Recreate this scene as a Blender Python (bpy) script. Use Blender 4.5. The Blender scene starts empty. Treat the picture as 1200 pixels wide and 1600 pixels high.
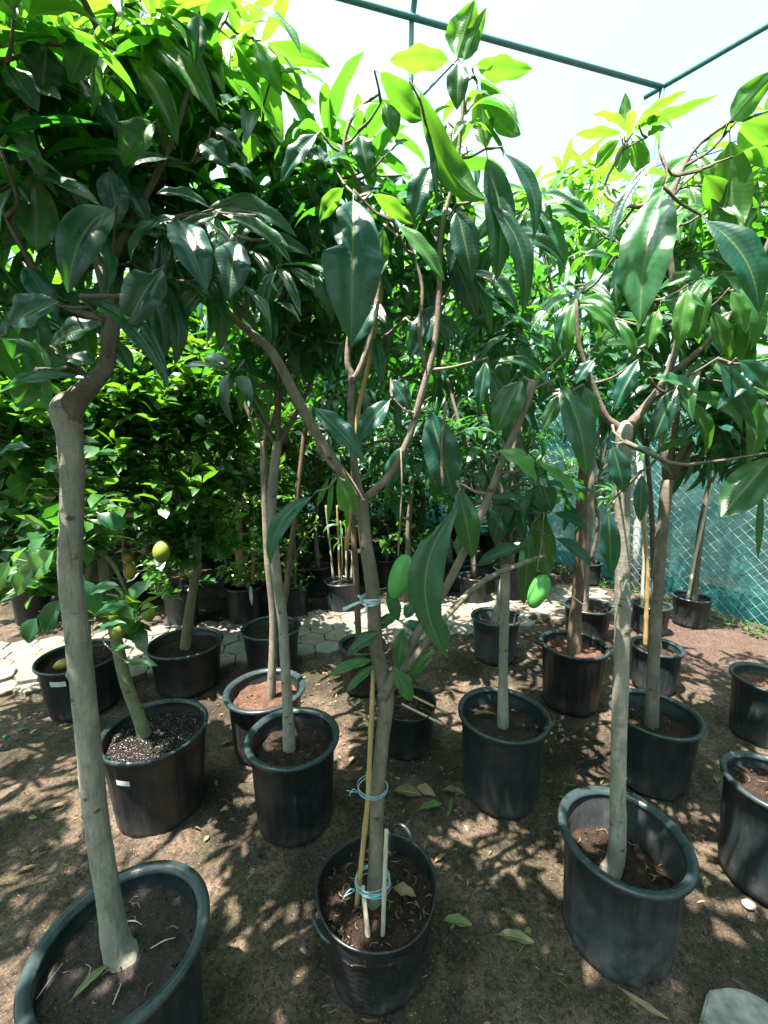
import bpy, bmesh, math, random
import numpy as np
from mathutils import Vector, Matrix
random.seed(11); RNG = np.random.default_rng(11)
R = math.radians
sc = bpy.context.scene
col = sc.collection

# ------------------------------------------------------------------ camera
F = 650.0; H = 1.5; PITCH = math.atan(100/650.0)
cd = bpy.data.cameras.new("camera"); cam = bpy.data.objects.new("camera", cd); col.objects.link(cam)
cd.sensor_fit = 'VERTICAL'; cd.sensor_height = 24; cd.sensor_width = 18; cd.lens = 24*F/1600
cd.clip_start = 0.02; cd.clip_end = 2000
cam.location = (0, 0, H); cam.rotation_euler = (R(90)-PITCH, 0, 0)
sc.camera = cam

# ------------------------------------------------------------------ world, sun, exposure
SUN_TILT = R(18); SUN_AZ = math.atan2(-0.62, -0.78)       # direction towards the sun, in plan
sv = Vector((math.sin(SUN_TILT)*math.cos(SUN_AZ), math.sin(SUN_TILT)*math.sin(SUN_AZ), math.cos(SUN_TILT)))
w = bpy.data.worlds.new("World"); sc.world = w; w.use_nodes = True
nt = w.node_tree; bg = nt.nodes['Background']
sky = nt.nodes.new('ShaderNodeTexSky'); sky.sky_type = 'NISHITA'; sky.sun_disc = False
sky.sun_elevation = R(90)-SUN_TILT; sky.sun_rotation = math.atan2(sv.x, sv.y)
sky.dust_density = 6.0; sky.air_density = 1.0; sky.ozone_density = 2.0
hs = nt.nodes.new('ShaderNodeHueSaturation'); hs.inputs['Saturation'].default_value = 0.25
hs.inputs['Hue'].default_value = 0.47
mx = nt.nodes.new('ShaderNodeMix'); mx.data_type = 'RGBA'; mx.blend_type = 'MULTIPLY'; mx.inputs[0].default_value = 1.0; mx.inputs[7].default_value = (.76, .98, 1.0, 1)
nt.links.new(sky.outputs[0], hs.inputs['Color']); nt.links.new(hs.outputs[0], mx.inputs[6]); nt.links.new(mx.outputs[2], bg.inputs[0])
bg.inputs[1].default_value = 0.07
sl = bpy.data.lights.new("sun", 'SUN'); so = bpy.data.objects.new("sun", sl); col.objects.link(so)
sl.energy = 5.0; sl.angle = R(0.5); sl.color = (1.0, 0.84, 0.74)
so.rotation_euler = sv.to_track_quat('Z', 'Y').to_euler()
sc.view_settings.view_transform = 'Standard'; sc.view_settings.look = 'None'
sc.view_settings.gamma = 1; sc.view_settings.use_curve_mapping = False
sc.view_settings.exposure = 2.85
sc.cycles.max_bounces = 8; sc.cycles.transmission_bounces = 6; sc.cycles.diffuse_bounces = 4
sc.cycles.transparent_max_bounces = 8

# ------------------------------------------------------------------ helpers
cP, sP = math.cos(PITCH), math.sin(PITCH)
def ray(x, y):
    a = (x-600)/F; b = -(y-800)/F
    return Vector((a, cP+b*sP, -sP+b*cP))
def PY(x, y, Y):
    r = ray(x, y); return Vector((0, 0, H)) + r*(Y/r.y)
def GP(x, y, z=0.0):
    r = ray(x, y); return Vector((0, 0, H)) + r*((z-H)/r.z)
def tag(o, label=None, cat=None, group=None, kind=None):
    if label: o['label'] = label
    if cat: o['category'] = cat
    if group: o['group'] = group
    if kind: o['kind'] = kind
    return o
def empty(name, loc=(0, 0, 0), rz=0):
    o = bpy.data.objects.new(name, None); o.location = loc; o.rotation_euler = (0, 0, rz)
    o.empty_display_size = .1; col.objects.link(o); return o
def from_arrays(name, V, Fc, mat, parent=None, uv=None, attrs=None, smooth=True, mats=None, mi=None, loc=None):
    me = bpy.data.meshes.new(name)
    V = np.asarray(V, dtype=np.float64)
    if loc is not None: V = V - np.array(loc)
    me.from_pydata(V.tolist(), [], [tuple(f) for f in (Fc.tolist() if hasattr(Fc, 'tolist') else Fc)])
    if uv is not None:
        l = me.uv_layers.new(name='UVMap'); vi = np.empty(len(me.loops), dtype=np.int32)
        me.loops.foreach_get('vertex_index', vi)
        l.data.foreach_set('uv', np.asarray(uv, dtype=np.float32)[vi].ravel())
    if attrs:
        for k, a in attrs.items():
            at = me.attributes.new(k, 'FLOAT', 'POINT'); at.data.foreach_set('value', np.asarray(a, dtype=np.float32))
    if smooth: me.polygons.foreach_set('use_smooth', [True]*len(me.polygons))
    for m in (mats or [mat]): me.materials.append(m)
    if mi is not None: me.polygons.foreach_set('material_index', np.asarray(mi, dtype=np.int32))
    me.update()
    o = bpy.data.objects.new(name, me); col.objects.link(o)
    if parent is not None:
        o.parent = parent
        if loc is None: o.matrix_parent_inverse = Matrix.Identity(4)
    return o
class MB:
    def __init__(s): s.V = []; s.F = []; s.U = []; s.M = []
    def add(s, V, Fc, U=None, m=0):
        k = len(s.V); s.V += [tuple(v) for v in V]; s.F += [tuple(i+k for i in f) for f in Fc]
        s.U += ([tuple(u) for u in U] if U is not None else [(0, 0)]*len(V)); s.M += [m]*len(Fc)
    def build(s, name, mats, parent=None, smooth=True, origin=(0, 0, 0)):
        if not isinstance(mats, (list, tuple)): mats = [mats]
        return from_arrays(name, np.array(s.V)-np.array(origin), s.F, None, parent, uv=np.array(s.U), smooth=smooth, mats=mats, mi=s.M)
def vnoise(x, y, seed=0):
    xi = np.floor(x).astype(np.int64); yi = np.floor(y).astype(np.int64); fx = x-xi; fy = y-yi
    fx = fx*fx*(3-2*fx); fy = fy*fy*(3-2*fy)
    def h(a, b):
        n = (a*374761393 + b*668265263 + seed*1442695041) & 0xffffffff
        n = ((n ^ (n >> 13))*1274126177) & 0xffffffff
        return ((n ^ (n >> 16)) & 0xffff)/65535.0
    return (h(xi, yi)*(1-fx)+h(xi+1, yi)*fx)*(1-fy)+(h(xi, yi+1)*(1-fx)+h(xi+1, yi+1)*fx)*fy
def fbm(x, y, seed=0, o=4):
    s = 0; a = 1; t = 0
    for i in range(o): s = s+a*vnoise(x*2**i, y*2**i, seed+i); t += a; a *= .5
    return s/t
def catmull(P, n):
    P = [Vector(p) for p in P]
    if len(P) == 2: return [P[0].lerp(P[1], i/n) for i in range(n+1)]
    Q = [P[0]*2-P[1]]+P+[P[-1]*2-P[-2]]; out = []
    for i in range(1, len(Q)-2):
        a, b, c, d = Q[i-1:i+3]
        for k in range(n):
            t = k/n; out.append(.5*((2*b)+(c-a)*t+(2*a-5*b+4*c-d)*t*t+(3*b-a-3*c+d)*t**3))
    out.append(P[-1]); return out
def tube(mb, pts, rad, ns=8, sub=4, bump=0.0, seed=0, m=0, knots=(), smoothpath=True):
    """a tapered tube through pts; rad is one value per point"""
    if smoothpath and len(pts) > 2:
        C = catmull(pts, sub); rr = []
        for i in range(len(pts)-1):
            for k in range(sub): rr.append(rad[i]+(rad[i+1]-rad[i])*k/sub)
        rr.append(rad[-1])
    else:
        C = catmull([pts[0], pts[-1]], sub) if len(pts) == 2 else [Vector(p) for p in pts]
        rr = [rad[0]+(rad[-1]-rad[0])*i/(len(C)-1) for i in range(len(C))] if len(pts) == 2 else list(rad)
    T = []
    for i in range(len(C)):
        a = C[max(0, i-1)]; b = C[min(len(C)-1, i+1)]; d = (b-a)
        T.append(d.normalized() if d.length > 1e-9 else Vector((0, 0, 1)))
    n = T[0].orthogonal().normalized(); V = []; U = []; L = 0
    fwd = Vector((0, -1, 0)); kao = math.atan2(T[0].cross(n).dot(fwd), n.dot(fwd))
    for i, c in enumerate(C):
        if i: L += (C[i]-C[i-1]).length
        n = (n-T[i]*n.dot(T[i])).normalized(); b = T[i].cross(n)
        for k in range(ns+1):
            a = 2*math.pi*k/ns; r = rr[i]
            if bump:
                kk = k % ns
                r *= 1+bump*(2*float(vnoise(np.array(kk*2.2/ns*3+seed*7.1), np.array(L*14.0), seed))-1) + bump*.6*(2*float(vnoise(np.array(kk*1.0+seed), np.array(L*45.0), seed+5))-1)
            for (kl, ka, kr, kh) in knots:
                da = abs((a-kao-(ka-4.6)*.8+math.pi) % (2*math.pi)-math.pi)*rr[i]; q = math.hypot(L-kl, da)/kr
                if q < 1: r += kh*1.5*(1-q*q)**2*rr[i]*(1-1.6*math.exp(-(q*3.4)**2))
            V.append(c+(n*math.cos(a)+b*math.sin(a))*r); U.append((k/ns, L))
    W = ns+1; Fc = []
    for i in range(len(C)-1):
        for k in range(ns): Fc.append((i*W+k, i*W+k+1, (i+1)*W+k+1, (i+1)*W+k))
    q = len(V); V.append(C[-1]+T[-1]*rr[-1]*.4); U.append((.5, L)); V.append(C[0]); U.append((.5, 0))
    e = (len(C)-1)*W
    for k in range(ns): Fc.append((e+k, e+k+1, q)); Fc.append((k+1, k, q+1))
    mb.add(V, Fc, U, m); return C
def lathe(mb, prof, ns=64, c=(0, 0), m=0, mod=None, closed=False):
    V = []; U = []; Fc = []; n = len(prof)
    for i, (r, z) in enumerate(prof):
        for k in range(ns):
            a = 2*math.pi*k/ns; rr, zz = (mod(r, z, a, i) if mod else (r, z))
            V.append((c[0]+rr*math.cos(a), c[1]+rr*math.sin(a), zz)); U.append((k/ns, z))
    for i in range(n-1 if not closed else n):
        j = (i+1) % n
        for k in range(ns): k2 = (k+1) % ns; Fc.append((i*ns+k, i*ns+k2, j*ns+k2, j*ns+k))
    mb.add(V, Fc, U, m)

# ------------------------------------------------------------------ materials
def mat(name):
    m = bpy.data.materials.new(name); m.use_nodes = True; t = m.node_tree
    p = t.nodes['Principled BSDF']; return m, t, p
def N(t, ty, **kw):
    n = t.nodes.new(ty)
    for k, v in kw.items():
        if k.startswith('_'): setattr(n, k[1:], v)
        else: n.inputs[k.replace('__', ' ')].default_value = v
    return n
def L(t, a, b): t.links.new(a, b)
def noise(t, vec, scale, detail=4, rough=.6, dist=0.0):
    n = N(t, 'ShaderNodeTexNoise', Scale=scale, Detail=detail, Roughness=rough, Distortion=dist)
    if vec is not None: L(t, vec, n.inputs['Vector'])
    return n.outputs['Fac']
def ramp(t, fac, stops, interp='LINEAR'):
    n = t.nodes.new('ShaderNodeValToRGB'); n.color_ramp.interpolation = interp
    e = n.color_ramp.elements
    while len(e) < len(stops): e.new(.5)
    for i, (p, c) in enumerate(stops):
        e[i].position = p; e[i].color = (c, c, c, 1) if isinstance(c, (int, float)) else (*c, 1)
    L(t, fac, n.inputs[0]); return n.outputs[0]
def mix(t, f, a, b, blend='MIX'):
    n = t.nodes.new('ShaderNodeMix'); n.data_type = 'RGBA'; n.blend_type = blend
    for v, s in ((f, 0), (a, 6), (b, 7)):
        if isinstance(v, (int, float)): n.inputs[s].default_value = v
        elif isinstance(v, tuple): n.inputs[s].default_value = (*v, 1)
        else: L(t, v, n.inputs[s])
    return n.outputs[2]
def mth(t, op, a, b=None, c=None):
    n = t.nodes.new('ShaderNodeMath'); n.operation = op
    for i, v in enumerate((a, b, c)):
        if v is None: continue
        if isinstance(v, (int, float)): n.inputs[i].default_value = v
        else: L(t, v, n.inputs[i])
    return n.outputs[0]
def bump(t, p, h, strength=.4, dist=.005):
    n = N(t, 'ShaderNodeBump', Strength=strength, Distance=dist); L(t, h, n.inputs['Height']); L(t, n.outputs[0], p.inputs['Normal']); return n
def ocoord(t, out='Object'): return t.nodes.new('ShaderNodeTexCoord').outputs[out]
def geo(t): return t.nodes.new('ShaderNodeNewGeometry').outputs['Position']

def leaf_material(name, old, young, told, tyoung, veins=16, tw=.35, rough=.30, spec=.5, vein_col=(.13, .22, .07)):
    m, t, p = mat(name); out = t.nodes['Material Output']
    rnd = N(t, 'ShaderNodeAttribute', _attribute_name='rnd').outputs['Fac']
    yg = N(t, 'ShaderNodeAttribute', _attribute_name='young').outputs['Fac']
    pos = geo(t)
    base = mix(t, yg, old, young); tr = mix(t, yg, told, tyoung)
    var = mth(t, 'MULTIPLY_ADD', rnd, .9, .58)
    vc = t.nodes.new('ShaderNodeCombineColor'); L(t, var, vc.inputs[0]); L(t, mth(t, 'MULTIPLY_ADD', rnd, .7, .66), vc.inputs[1]); L(t, var, vc.inputs[2])
    base = mix(t, 1.0, base, vc.outputs[0], 'MULTIPLY')
    blot = ramp(t, noise(t, pos, 26, 3), [(.35, .72), (.7, 1.25)])
    base = mix(t, 1.0, base, blot, 'MULTIPLY')
    if veins:
        uv = N(t, 'ShaderNodeUVMap', _uv_map='UVMap').outputs[0]
        s = t.nodes.new('ShaderNodeSeparateXYZ'); L(t, uv, s.inputs[0])
        a = mth(t, 'ABSOLUTE', mth(t, 'MULTIPLY_ADD', s.outputs[1], 2.0, -1.0))
        mid = ramp(t, a, [(.03, 1.0), (.085, 0.0)])
        k = mth(t, 'FRACT', mth(t, 'SUBTRACT', mth(t, 'MULTIPLY', s.outputs[0], float(veins)), mth(t, 'MULTIPLY', mth(t, 'POWER', a, .8), 1.5)))
        dv = mth(t, 'ABSOLUTE', mth(t, 'SUBTRACT', k, .5))
        side = ramp(t, dv, [(.0, 1.0), (.08, 0.0)]); sideb = ramp(t, dv, [(.0, 0.0), (.5, 1.0)], 'EASE')
        base = mix(t, mth(t, 'MULTIPLY', side, .20), base, vein_col)
        base = mix(t, mth(t, 'MULTIPLY', mid, .85), base, vein_col)
        tr = mix(t, mth(t, 'MULTIPLY', mth(t, 'MAXIMUM', side, mid), .45), tr, (.10, .20, .02))
        # brown scorched spots and a dusty film with teal skylight painted in, fixed to the leaf
        sp = ramp(t, noise(t, pos, 95, 2), [(.72, 0.0), (.76, 1.0)])
        base = mix(t, mth(t, 'MULTIPLY', sp, .55), base, (.16, .15, .07))
        film = ramp(t, noise(t, pos, 12, 5, .7), [(.45, 0.0), (.8, .35)])
        base = mix(t, mth(t, 'MULTIPLY', film, .35), base, (.045, .10, .085))
        h = mth(t, 'ADD', mth(t, 'MULTIPLY', sideb, .24), mth(t, 'MULTIPLY', noise(t, pos, 60, 3), .5))
        h = mth(t, 'SUBTRACT', h, mth(t, 'MULTIPLY', mid, .8))
        bump(t, p, h, .34, .0015)
        L(t, ramp(t, noise(t, pos, 30, 3), [(.3, rough-.06), (.75, rough+.18)]), p.inputs['Roughness'])
    else:
        p.inputs['Roughness'].default_value = rough
    p.inputs['Specular IOR Level'].default_value = spec*1.2
    L(t, base, p.inputs['Base Color'])
    tb = t.nodes.new('ShaderNodeBsdfTranslucent'); L(t, tr, tb.inputs[0])
    ms = t.nodes.new('ShaderNodeMixShader'); ms.inputs[0].default_value = tw
    L(t, p.outputs[0], ms.inputs[1]); L(t, tb.outputs[0], ms.inputs[2]); L(t, ms.outputs[0], out.inputs[0])
    return m
M = {}
M['mango_leaf'] = leaf_material('mango leaf', (.005, .058, .044), (.040, .16, .016), (.030, .20, .010), (.15, .42, .02), 21, .44)
M['citrus_leaf'] = leaf_material('citrus leaf', (.012, .066, .026), (.05, .15, .018), (.06, .26, .012), (.20, .42, .015), 0, .36, .30, .6)
M['dry_leaf'] = leaf_material('dry leaf', (.13, .10, .05), (.07, .12, .04), (.12, .10, .04), (.10, .12, .03), 15, .15, .6, .2, (.26, .22, .12))
def bark(name, c1, c2, c3, uvs=True):
    m, t, p = mat(name); pos = geo(t)
    mp = N(t, 'ShaderNodeMapping'); mp.inputs['Scale'].default_value = (1, 1, .35); L(t, pos, mp.inputs[0])
    n1 = noise(t, mp.outputs[0], 38, 6, .7); n2 = noise(t, pos, 9, 4)
    mp2 = N(t, 'ShaderNodeMapping'); mp2.inputs['Scale'].default_value = (.5, .5, 3.2); L(t, pos, mp2.inputs[0])
    ring = noise(t, mp2.outputs[0], 36, 4, .6)
    mp3 = N(t, 'ShaderNodeMapping'); mp3.inputs['Scale'].default_value = (3.2, 3.2, .28); L(t, pos, mp3.inputs[0])
    fis = noise(t, mp3.outputs[0], 60, 4, .65)
    c = mix(t, ramp(t, n1, [(.3, 0.0), (.6, 1.0)]), c1, c2)
    c = mix(t, ramp(t, n2, [(.42, 0.0), (.62, .75)]), c, c3)
    c = mix(t, ramp(t, ring, [(.30, .5), (.38, 0.0)]), c, (.03, .026, .02))
    c = mix(t, ramp(t, fis, [(.32, .5), (.44, 0.0)]), c, (.035, .03, .024))
    vo = N(t, 'ShaderNodeTexVoronoi', Scale=17.0); mpv = N(t, 'ShaderNodeMapping'); mpv.inputs['Scale'].default_value = (1, 1, 1.6); L(t, pos, mpv.inputs[0]); L(t, mpv.outputs[0], vo.inputs['Vector'])
    c = mix(t, ramp(t, vo.outputs['Distance'], [(.10, .75), (.17, 0.0)]), c, (.022, .018, .013))
    c = mix(t, ramp(t, noise(t, pos, 5.5, 3), [(.56, 0.0), (.70, .55)]), c, tuple(min(1, x*1.35) for x in c2))
    c = mix(t, ramp(t, noise(t, pos, 160, 3), [(.62, 0.0), (.70, .5)]), c, tuple(x*.3 for x in c1))
    L(t, c, p.inputs['Base Color']); p.inputs['Roughness'].default_value = .85; p.inputs['Specular IOR Level'].default_value = .25
    bump(t, p, mth(t, 'ADD', mth(t, 'ADD', n1, mth(t, 'MULTIPLY', ring, .5)), mth(t, 'MULTIPLY', fis, .6)), .65, .0035); return m
M['bark'] = bark('mango bark', (.075, .066, .050), (.17, .155, .12), (.085, .092, .066))
M['bark_pale'] = bark('pale bark', (.11, .112, .092), (.23, .225, .185), (.13, .145, .115))
M['bark_brown'] = bark('brown bark', (.055, .038, .026), (.12, .09, .062), (.07, .06, .04))
M['bark_dark'] = bark('grey brown branch bark', (.050, .043, .034), (.125, .11, .088), (.075, .078, .058))
M['bark_green'] = bark('green stem', (.06, .085, .035), (.13, .15, .08), (.10, .09, .06))
def plastic(name, c, dust=(.06, .066, .066), dz=.10, amt=.5, rough=.38):
    m, t, p = mat(name); o = ocoord(t)
    s = t.nodes.new('ShaderNodeSeparateXYZ'); L(t, o, s.inputs[0])
    low = ramp(t, s.outputs[2], [(0.0, 1.0), (dz, .12)])
    n1 = noise(t, o, 14, 6, .7); n2 = noise(t, o, 120, 3, .6)
    mp = N(t, 'ShaderNodeMapping'); mp.inputs['Scale'].default_value = (6, 6, .5); L(t, o, mp.inputs[0]); st = noise(t, mp.outputs[0], 9, 5, .7)
    f = mth(t, 'MULTIPLY', ramp(t, n1, [(.36, 0.05), (.72, 1.0)]), mth(t, 'ADD', low, mth(t, 'MULTIPLY', ramp(t, st, [(.45, 0.0), (.75, .8)]), .55)))
    f = mth(t, 'MULTIPLY', f, amt)
    sp = ramp(t, n2, [(.68, 0.0), (.74, .55)])
    cc = mix(t, f, c, dust); cc = mix(t, mth(t, 'MULTIPLY', sp, amt*.8), cc, (.17, .155, .13))
    scr = N(t, 'ShaderNodeMapping'); scr.inputs['Scale'].default_value = (1, 1, .12); scr.inputs['Rotation'].default_value = (.5, .3, 0); L(t, o, scr.inputs[0])
    cc = mix(t, ramp(t, noise(t, scr.outputs[0], 170, 2), [(.69, 0.0), (.73, .5*amt)]), cc, (.12, .12, .11))
    L(t, cc, p.inputs['Base Color'])
    L(t, mth(t, 'MULTIPLY_ADD', f, .5, rough), p.inputs['Roughness'])
    p.inputs['Specular IOR Level'].default_value = .35
    bump(t, p, mth(t, 'ADD', n1, mth(t, 'MULTIPLY', n2, .3)), .12, .003); return m
M['pot'] = plastic('black pot plastic', (.005, .008, .009), (.07, .07, .062), .10, .75)
M['pot_dusty'] = plastic('dusty pot plastic', (.014, .018, .020), (.095, .10, .10), .26, .85)
M['pot_blue'] = plastic('blue black pot plastic', (.006, .015, .018), (.095, .09, .08), .11, .7)
M['rim'] = plastic('pot rim plastic', (.010, .022, .025), (.11, .12, .12), .01, .6, .26)
def soil(name, c1, c2, spark=0.0, grit=(.13, .12, .10)):
    m, t, p = mat(name); pos = geo(t)
    a = noise(t, pos, 22, 6, .7); b = noise(t, pos, 130, 4, .7)
    c = mix(t, ramp(t, a, [(.35, 0.0), (.68, 1.0)]), c1, c2)
    c = mix(t, ramp(t, b, [(.35, .6), (.55, 0.0)]), c, tuple(x*.35 for x in c1))
    c = mix(t, ramp(t, noise(t, pos, 210, 2, .5), [(.66-spark, 0.0), (.72-spark, .8)]), c, grit)
    L(t, c, p.inputs['Base Color']); p.inputs['Roughness'].default_value = .95; p.inputs['Specular IOR Level'].default_value = .15
    bump(t, p, mth(t, 'ADD', a, b), .9, .012); return m
M['soil'] = soil('dark potting soil', (.012, .008, .006), (.036, .024, .017))
M['soil_grey'] = soil('grey dusty soil', (.020, .018, .016), (.048, .042, .037))
M['soil_red'] = soil('reddish dry soil', (.045, .024, .017), (.12, .07, .05))
M['soil_wet'] = soil('wet gritty soil', (.005, .0045, .0045), (.012, .010, .009), .03, (.45, .45, .44))
def cane(name, c1, c2):
    m, t, p = mat(name); pos = geo(t)
    mp = N(t, 'ShaderNodeMapping'); mp.inputs['Scale'].default_value = (4, 4, .3); L(t, pos, mp.inputs[0])
    L(t, mix(t, ramp(t, noise(t, mp.outputs[0], 40, 4), [(.35, 0.0), (.7, 1.0)]), c1, c2), p.inputs['Base Color'])
    p.inputs['Roughness'].default_value = .5; bump(t, p, noise(t, mp.outputs[0], 60, 3), .3, .002); return m
M['bamboo'] = cane('yellow bamboo', (.21, .15, .055), (.32, .25, .11))
M['bamboo_grey'] = cane('weathered bamboo', (.22, .215, .165), (.34, .33, .26))
def plain(name, c, rough=.6, spec=.4, metal=0.0, ns=40, var=.25, bmp=.15):
    m, t, p = mat(name); pos = geo(t)
    L(t, mix(t, ramp(t, noise(t, pos, ns, 4), [(.3, 0.0), (.7, 1.0)]), tuple(x*(1-var) for x in c), tuple(min(1, x*(1+var)) for x in c)), p.inputs['Base Color'])
    p.inputs['Roughness'].default_value = rough; p.inputs['Specular IOR Level'].default_value = spec; p.inputs['Metallic'].default_value = metal
    bump(t, p, noise(t, pos, ns*3, 3), bmp, .002); return m
M['twine'] = plain('pale blue twine', (.15, .32, .36), .7)
M['tie'] = plain('white fabric tie', (.34, .45, .45), .8)
M['paper'] = plain('paper label', (.36, .42, .40), .7, var=.1)
M['pipe'] = plain('teal painted pipe', (.03, .13, .13), .45, var=.2)
M['cable'] = plain('blue cable', (.03, .14, .26), .4)
M['pvc'] = plain('grey white pipe', (.30, .34, .34), .5, var=.15)
M['wire'] = plain('galvanised wire', (.26, .36, .35), .4, .6, .35)
M['stone'] = plain('grey stone', (.15, .155, .145), .9, .2, 0, 22, .45, .9)
M['straw_dark'] = plain('old straw', (.16, .13, .09), .9, .2, 0, 30, .5)
M['stone_dark'] = plain('dark debris', (.05, .04, .03), .9, .2, 0, 30, .4)
def fruit(name, c1, c2, ns=14):
    m, t, p = mat(name); o = ocoord(t)
    c = mix(t, ramp(t, noise(t, o, ns, 3), [(.35, 0.0), (.7, 1.0)]), c1, c2)
    c = mix(t, ramp(t, noise(t, o, 220, 1), [(.68, 0.0), (.73, .5)]), c, (.25, .4, .1))
    L(t, c, p.inputs['Base Color']); p.inputs['Roughness'].default_value = .42
    p.inputs['Subsurface Weight'].default_value = 0.0
    bump(t, p, noise(t, o, 160, 2), .15, .001); return m
M['mango'] = fruit('green mango skin', (.03, .17, .03), (.055, .25, .05))
M['lemon'] = fruit('green lemon skin', (.10, .16, .025), (.19, .22, .03), 30)
M['lemon_yellow'] = fruit('yellow lemon skin', (.19, .15, .02), (.27, .22, .03), 30)

# ------------------------------------------------------------------ leaves
LEAF = {}
def leaf_mesh(name, specs, nu, nv, m, parent=None, loc=None, shape='mango'):
    """specs: rows of base(3) dir(3) normal(3) len wid droop fold wave banana twist rnd young rag"""
    A = np.array(specs, dtype=np.float64); n = len(A)
    B = A[:, 0:3]; D = A[:, 3:6]; D /= np.linalg.norm(D, axis=1, keepdims=True)
    Nn = A[:, 6:9]; Nn = Nn-D*np.sum(Nn*D, 1, keepdims=True)
    ln = np.linalg.norm(Nn, axis=1, keepdims=True)
    bad = ln[:, 0] < 1e-4
    if bad.any():
        Nn[bad] = np.cross(D[bad], np.array([0.3, .9, .1])); ln = np.linalg.norm(Nn, axis=1, keepdims=True)
    Nn /= ln; S = np.cross(D, Nn)
    Ln, Wd, Dr, Fo, Wa, Ba, Tw, Rn, Yg, Rg = [A[:, i:i+1] for i in range(9, 19)]
    t = np.linspace(0, 1, nu+1)[None, :]
    tp = .09 if shape == 'mango' else .12
    # crowd samples: first step is the stalk
    t = np.where(t*(nu) < 1, t*nu*tp, tp+(t*nu-1)/(nu-1)*(1-tp))
    phi = Dr*t**1.15
    dt = np.diff(t, axis=1, prepend=0)
    px = np.cumsum(np.cos(phi)*dt, 1); pz = np.cumsum(np.sin(phi)*dt, 1)
    q = np.clip((t-tp)/(1-tp), 0, 1)
    if shape == 'mango': wp = np.sin(np.pi*q**.95)**.78*(1-.16*q)*1.10
    else: wp = np.sin(np.pi*q**.9)**.72
    wp = wp*Wd*.5
    bite = np.clip(np.sin(q*7.3+Rn*29)*np.sin(q*3.1+Rn*11)*3.2-1.1, 0, 1)
    rg = 1-np.clip(Rg*2.4*bite*(.8+.2*np.sin(q*47+Rn*9)), 0, .88)-np.clip(Rg, 0, .5)*.25*np.abs(np.sin(q*31+Rn*40))
    C = B[:, None, :]+(D[:, None, :]*px[:, :, None]-Nn[:, None, :]*pz[:, :, None])*Ln[:, :, None] + S[:, None, :]*(4*q*(1-q)*Ba*Ln)[:, :, None]
    N2 = D[:, None, :]*np.sin(phi)[:, :, None]+Nn[:, None, :]*np.cos(phi)[:, :, None]
    tw = (Tw*t)[:, :, None]; S2 = S[:, None, :]*np.cos(tw)+N2*np.sin(tw); N3 = N2*np.cos(tw)-S[:, None, :]*np.sin(tw)
    vs = np.linspace(-1, 1, nv+1); V = np.empty((n, nu+1, nv+1, 3)); U = np.empty((n, nu+1, nv+1, 2))
    for j, v in enumerate(vs):
        ww = np.maximum(wp*(rg if v > 0 else (1-(1-rg)*.15)), .0011)
        off = abs(v)*ww*Fo + Wa*Wd*abs(v)**1.5*np.sin(q*(13+5*Rn)+Rn*31+(2.1 if v > 0 else 0))*np.sin(np.pi*q) + (.10*Wd*np.sin(np.pi*abs(v))*np.sin(np.pi*q))
        V[:, :, j, :] = C+S2*(v*ww*np.sqrt(np.clip(1-Fo**2, .05, 1)))[:, :, None]+N3*off[:, :, None]
        U[:, :, j, 0] = t; U[:, :, j, 1] = (v+1)/2
    W = nv+1; i = np.arange(nu)[:, None]; j = np.arange(nv)[None, :]; a = (i*W+j).ravel()
    f = np.stack([a, a+1, a+W+1, a+W], 1)
    Fc = (f[None]+(np.arange(n)*(nu+1)*W)[:, None, None]).reshape(-1, 4)
    per = (nu+1)*W
    return from_arrays(name, V.reshape(-1, 3), Fc, m, parent, uv=U.reshape(-1, 2),
                       attrs={'rnd': np.repeat(Rn[:, 0], per), 'young': np.repeat(Yg[:, 0], per)}, loc=loc)
def spec(b, d, n, ln, wd, droop, fold=.25, wave=.05, ban=0., tw=0., young=0., rag=0., rnd=None):
    return [*b, *d, *n, ln, wd, droop, fold, wave, ban, tw, random.random() if rnd is None else rnd, young, rag]
def hero(x0, y0, x1, y1, wpx, Y0, Y1=None, droop=.5, ban=0., young=0., up=.4, rag=0., fold=.28, flip=1, wave=.065, rnd=None, tw=0.):
    """one leaf from its stalk to its tip"""
    Y1 = Y0 if Y1 is None else Y1
    a = PY(x0, y0, Y0); b = PY(x1, y1, Y1); c = b-a; mid = (a+b)/2
    n = (Vector((0, 0, H))-mid).normalized()*(1-up)*flip+Vector((0, 0, 1))*up
    cn = c.normalized(); n = (n-cn*n.dot(cn)).normalized()
    d = cn*math.cos(droop/2)+n*math.sin(droop/2)
    n2 = n*math.cos(droop/2)-cn*math.sin(droop/2)
    ln = c.length*(droop/2/math.sin(droop/2) if droop > .01 else 1)
    return spec(a, d, n2, ln, wpx*((Y0+Y1)/2)/F*.90, droop, fold, wave, ban, tw, young, rag, rnd)
def whorl(c, ax, n, ln, young=0., droop=1.1, spread=(40, 112), asp=.21):
    out = []; ax = Vector(ax).normalized(); u = ax.orthogonal().normalized(); v = ax.cross(u); a0 = random.random()*6.28
    for i in range(n):
        a = a0+i*2.4+random.uniform(-.3, .3); e = R(random.uniform(*spread))
        d = ax*math.cos(e)+(u*math.cos(a)+v*math.sin(a))*math.sin(e)
        l = ln*random.uniform(.6, 1.15)
        nn = ax*1.0+Vector((0, 0, .8))+Vector((random.uniform(-.4, .4), random.uniform(-.4, .4), 0))
        b = Vector(c)-ax*random.uniform(0, .035)
        out.append(spec(b, d, nn, l, l*asp*random.uniform(.8, 1.15), droop*random.uniform(.5, 1.5), random.uniform(.12, .45),
                        random.uniform(.04, .12), random.uniform(-.07, .07), random.uniform(-.5, .5), min(1, max(0, young+random.uniform(-.15, .15)))))
    return out
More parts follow.
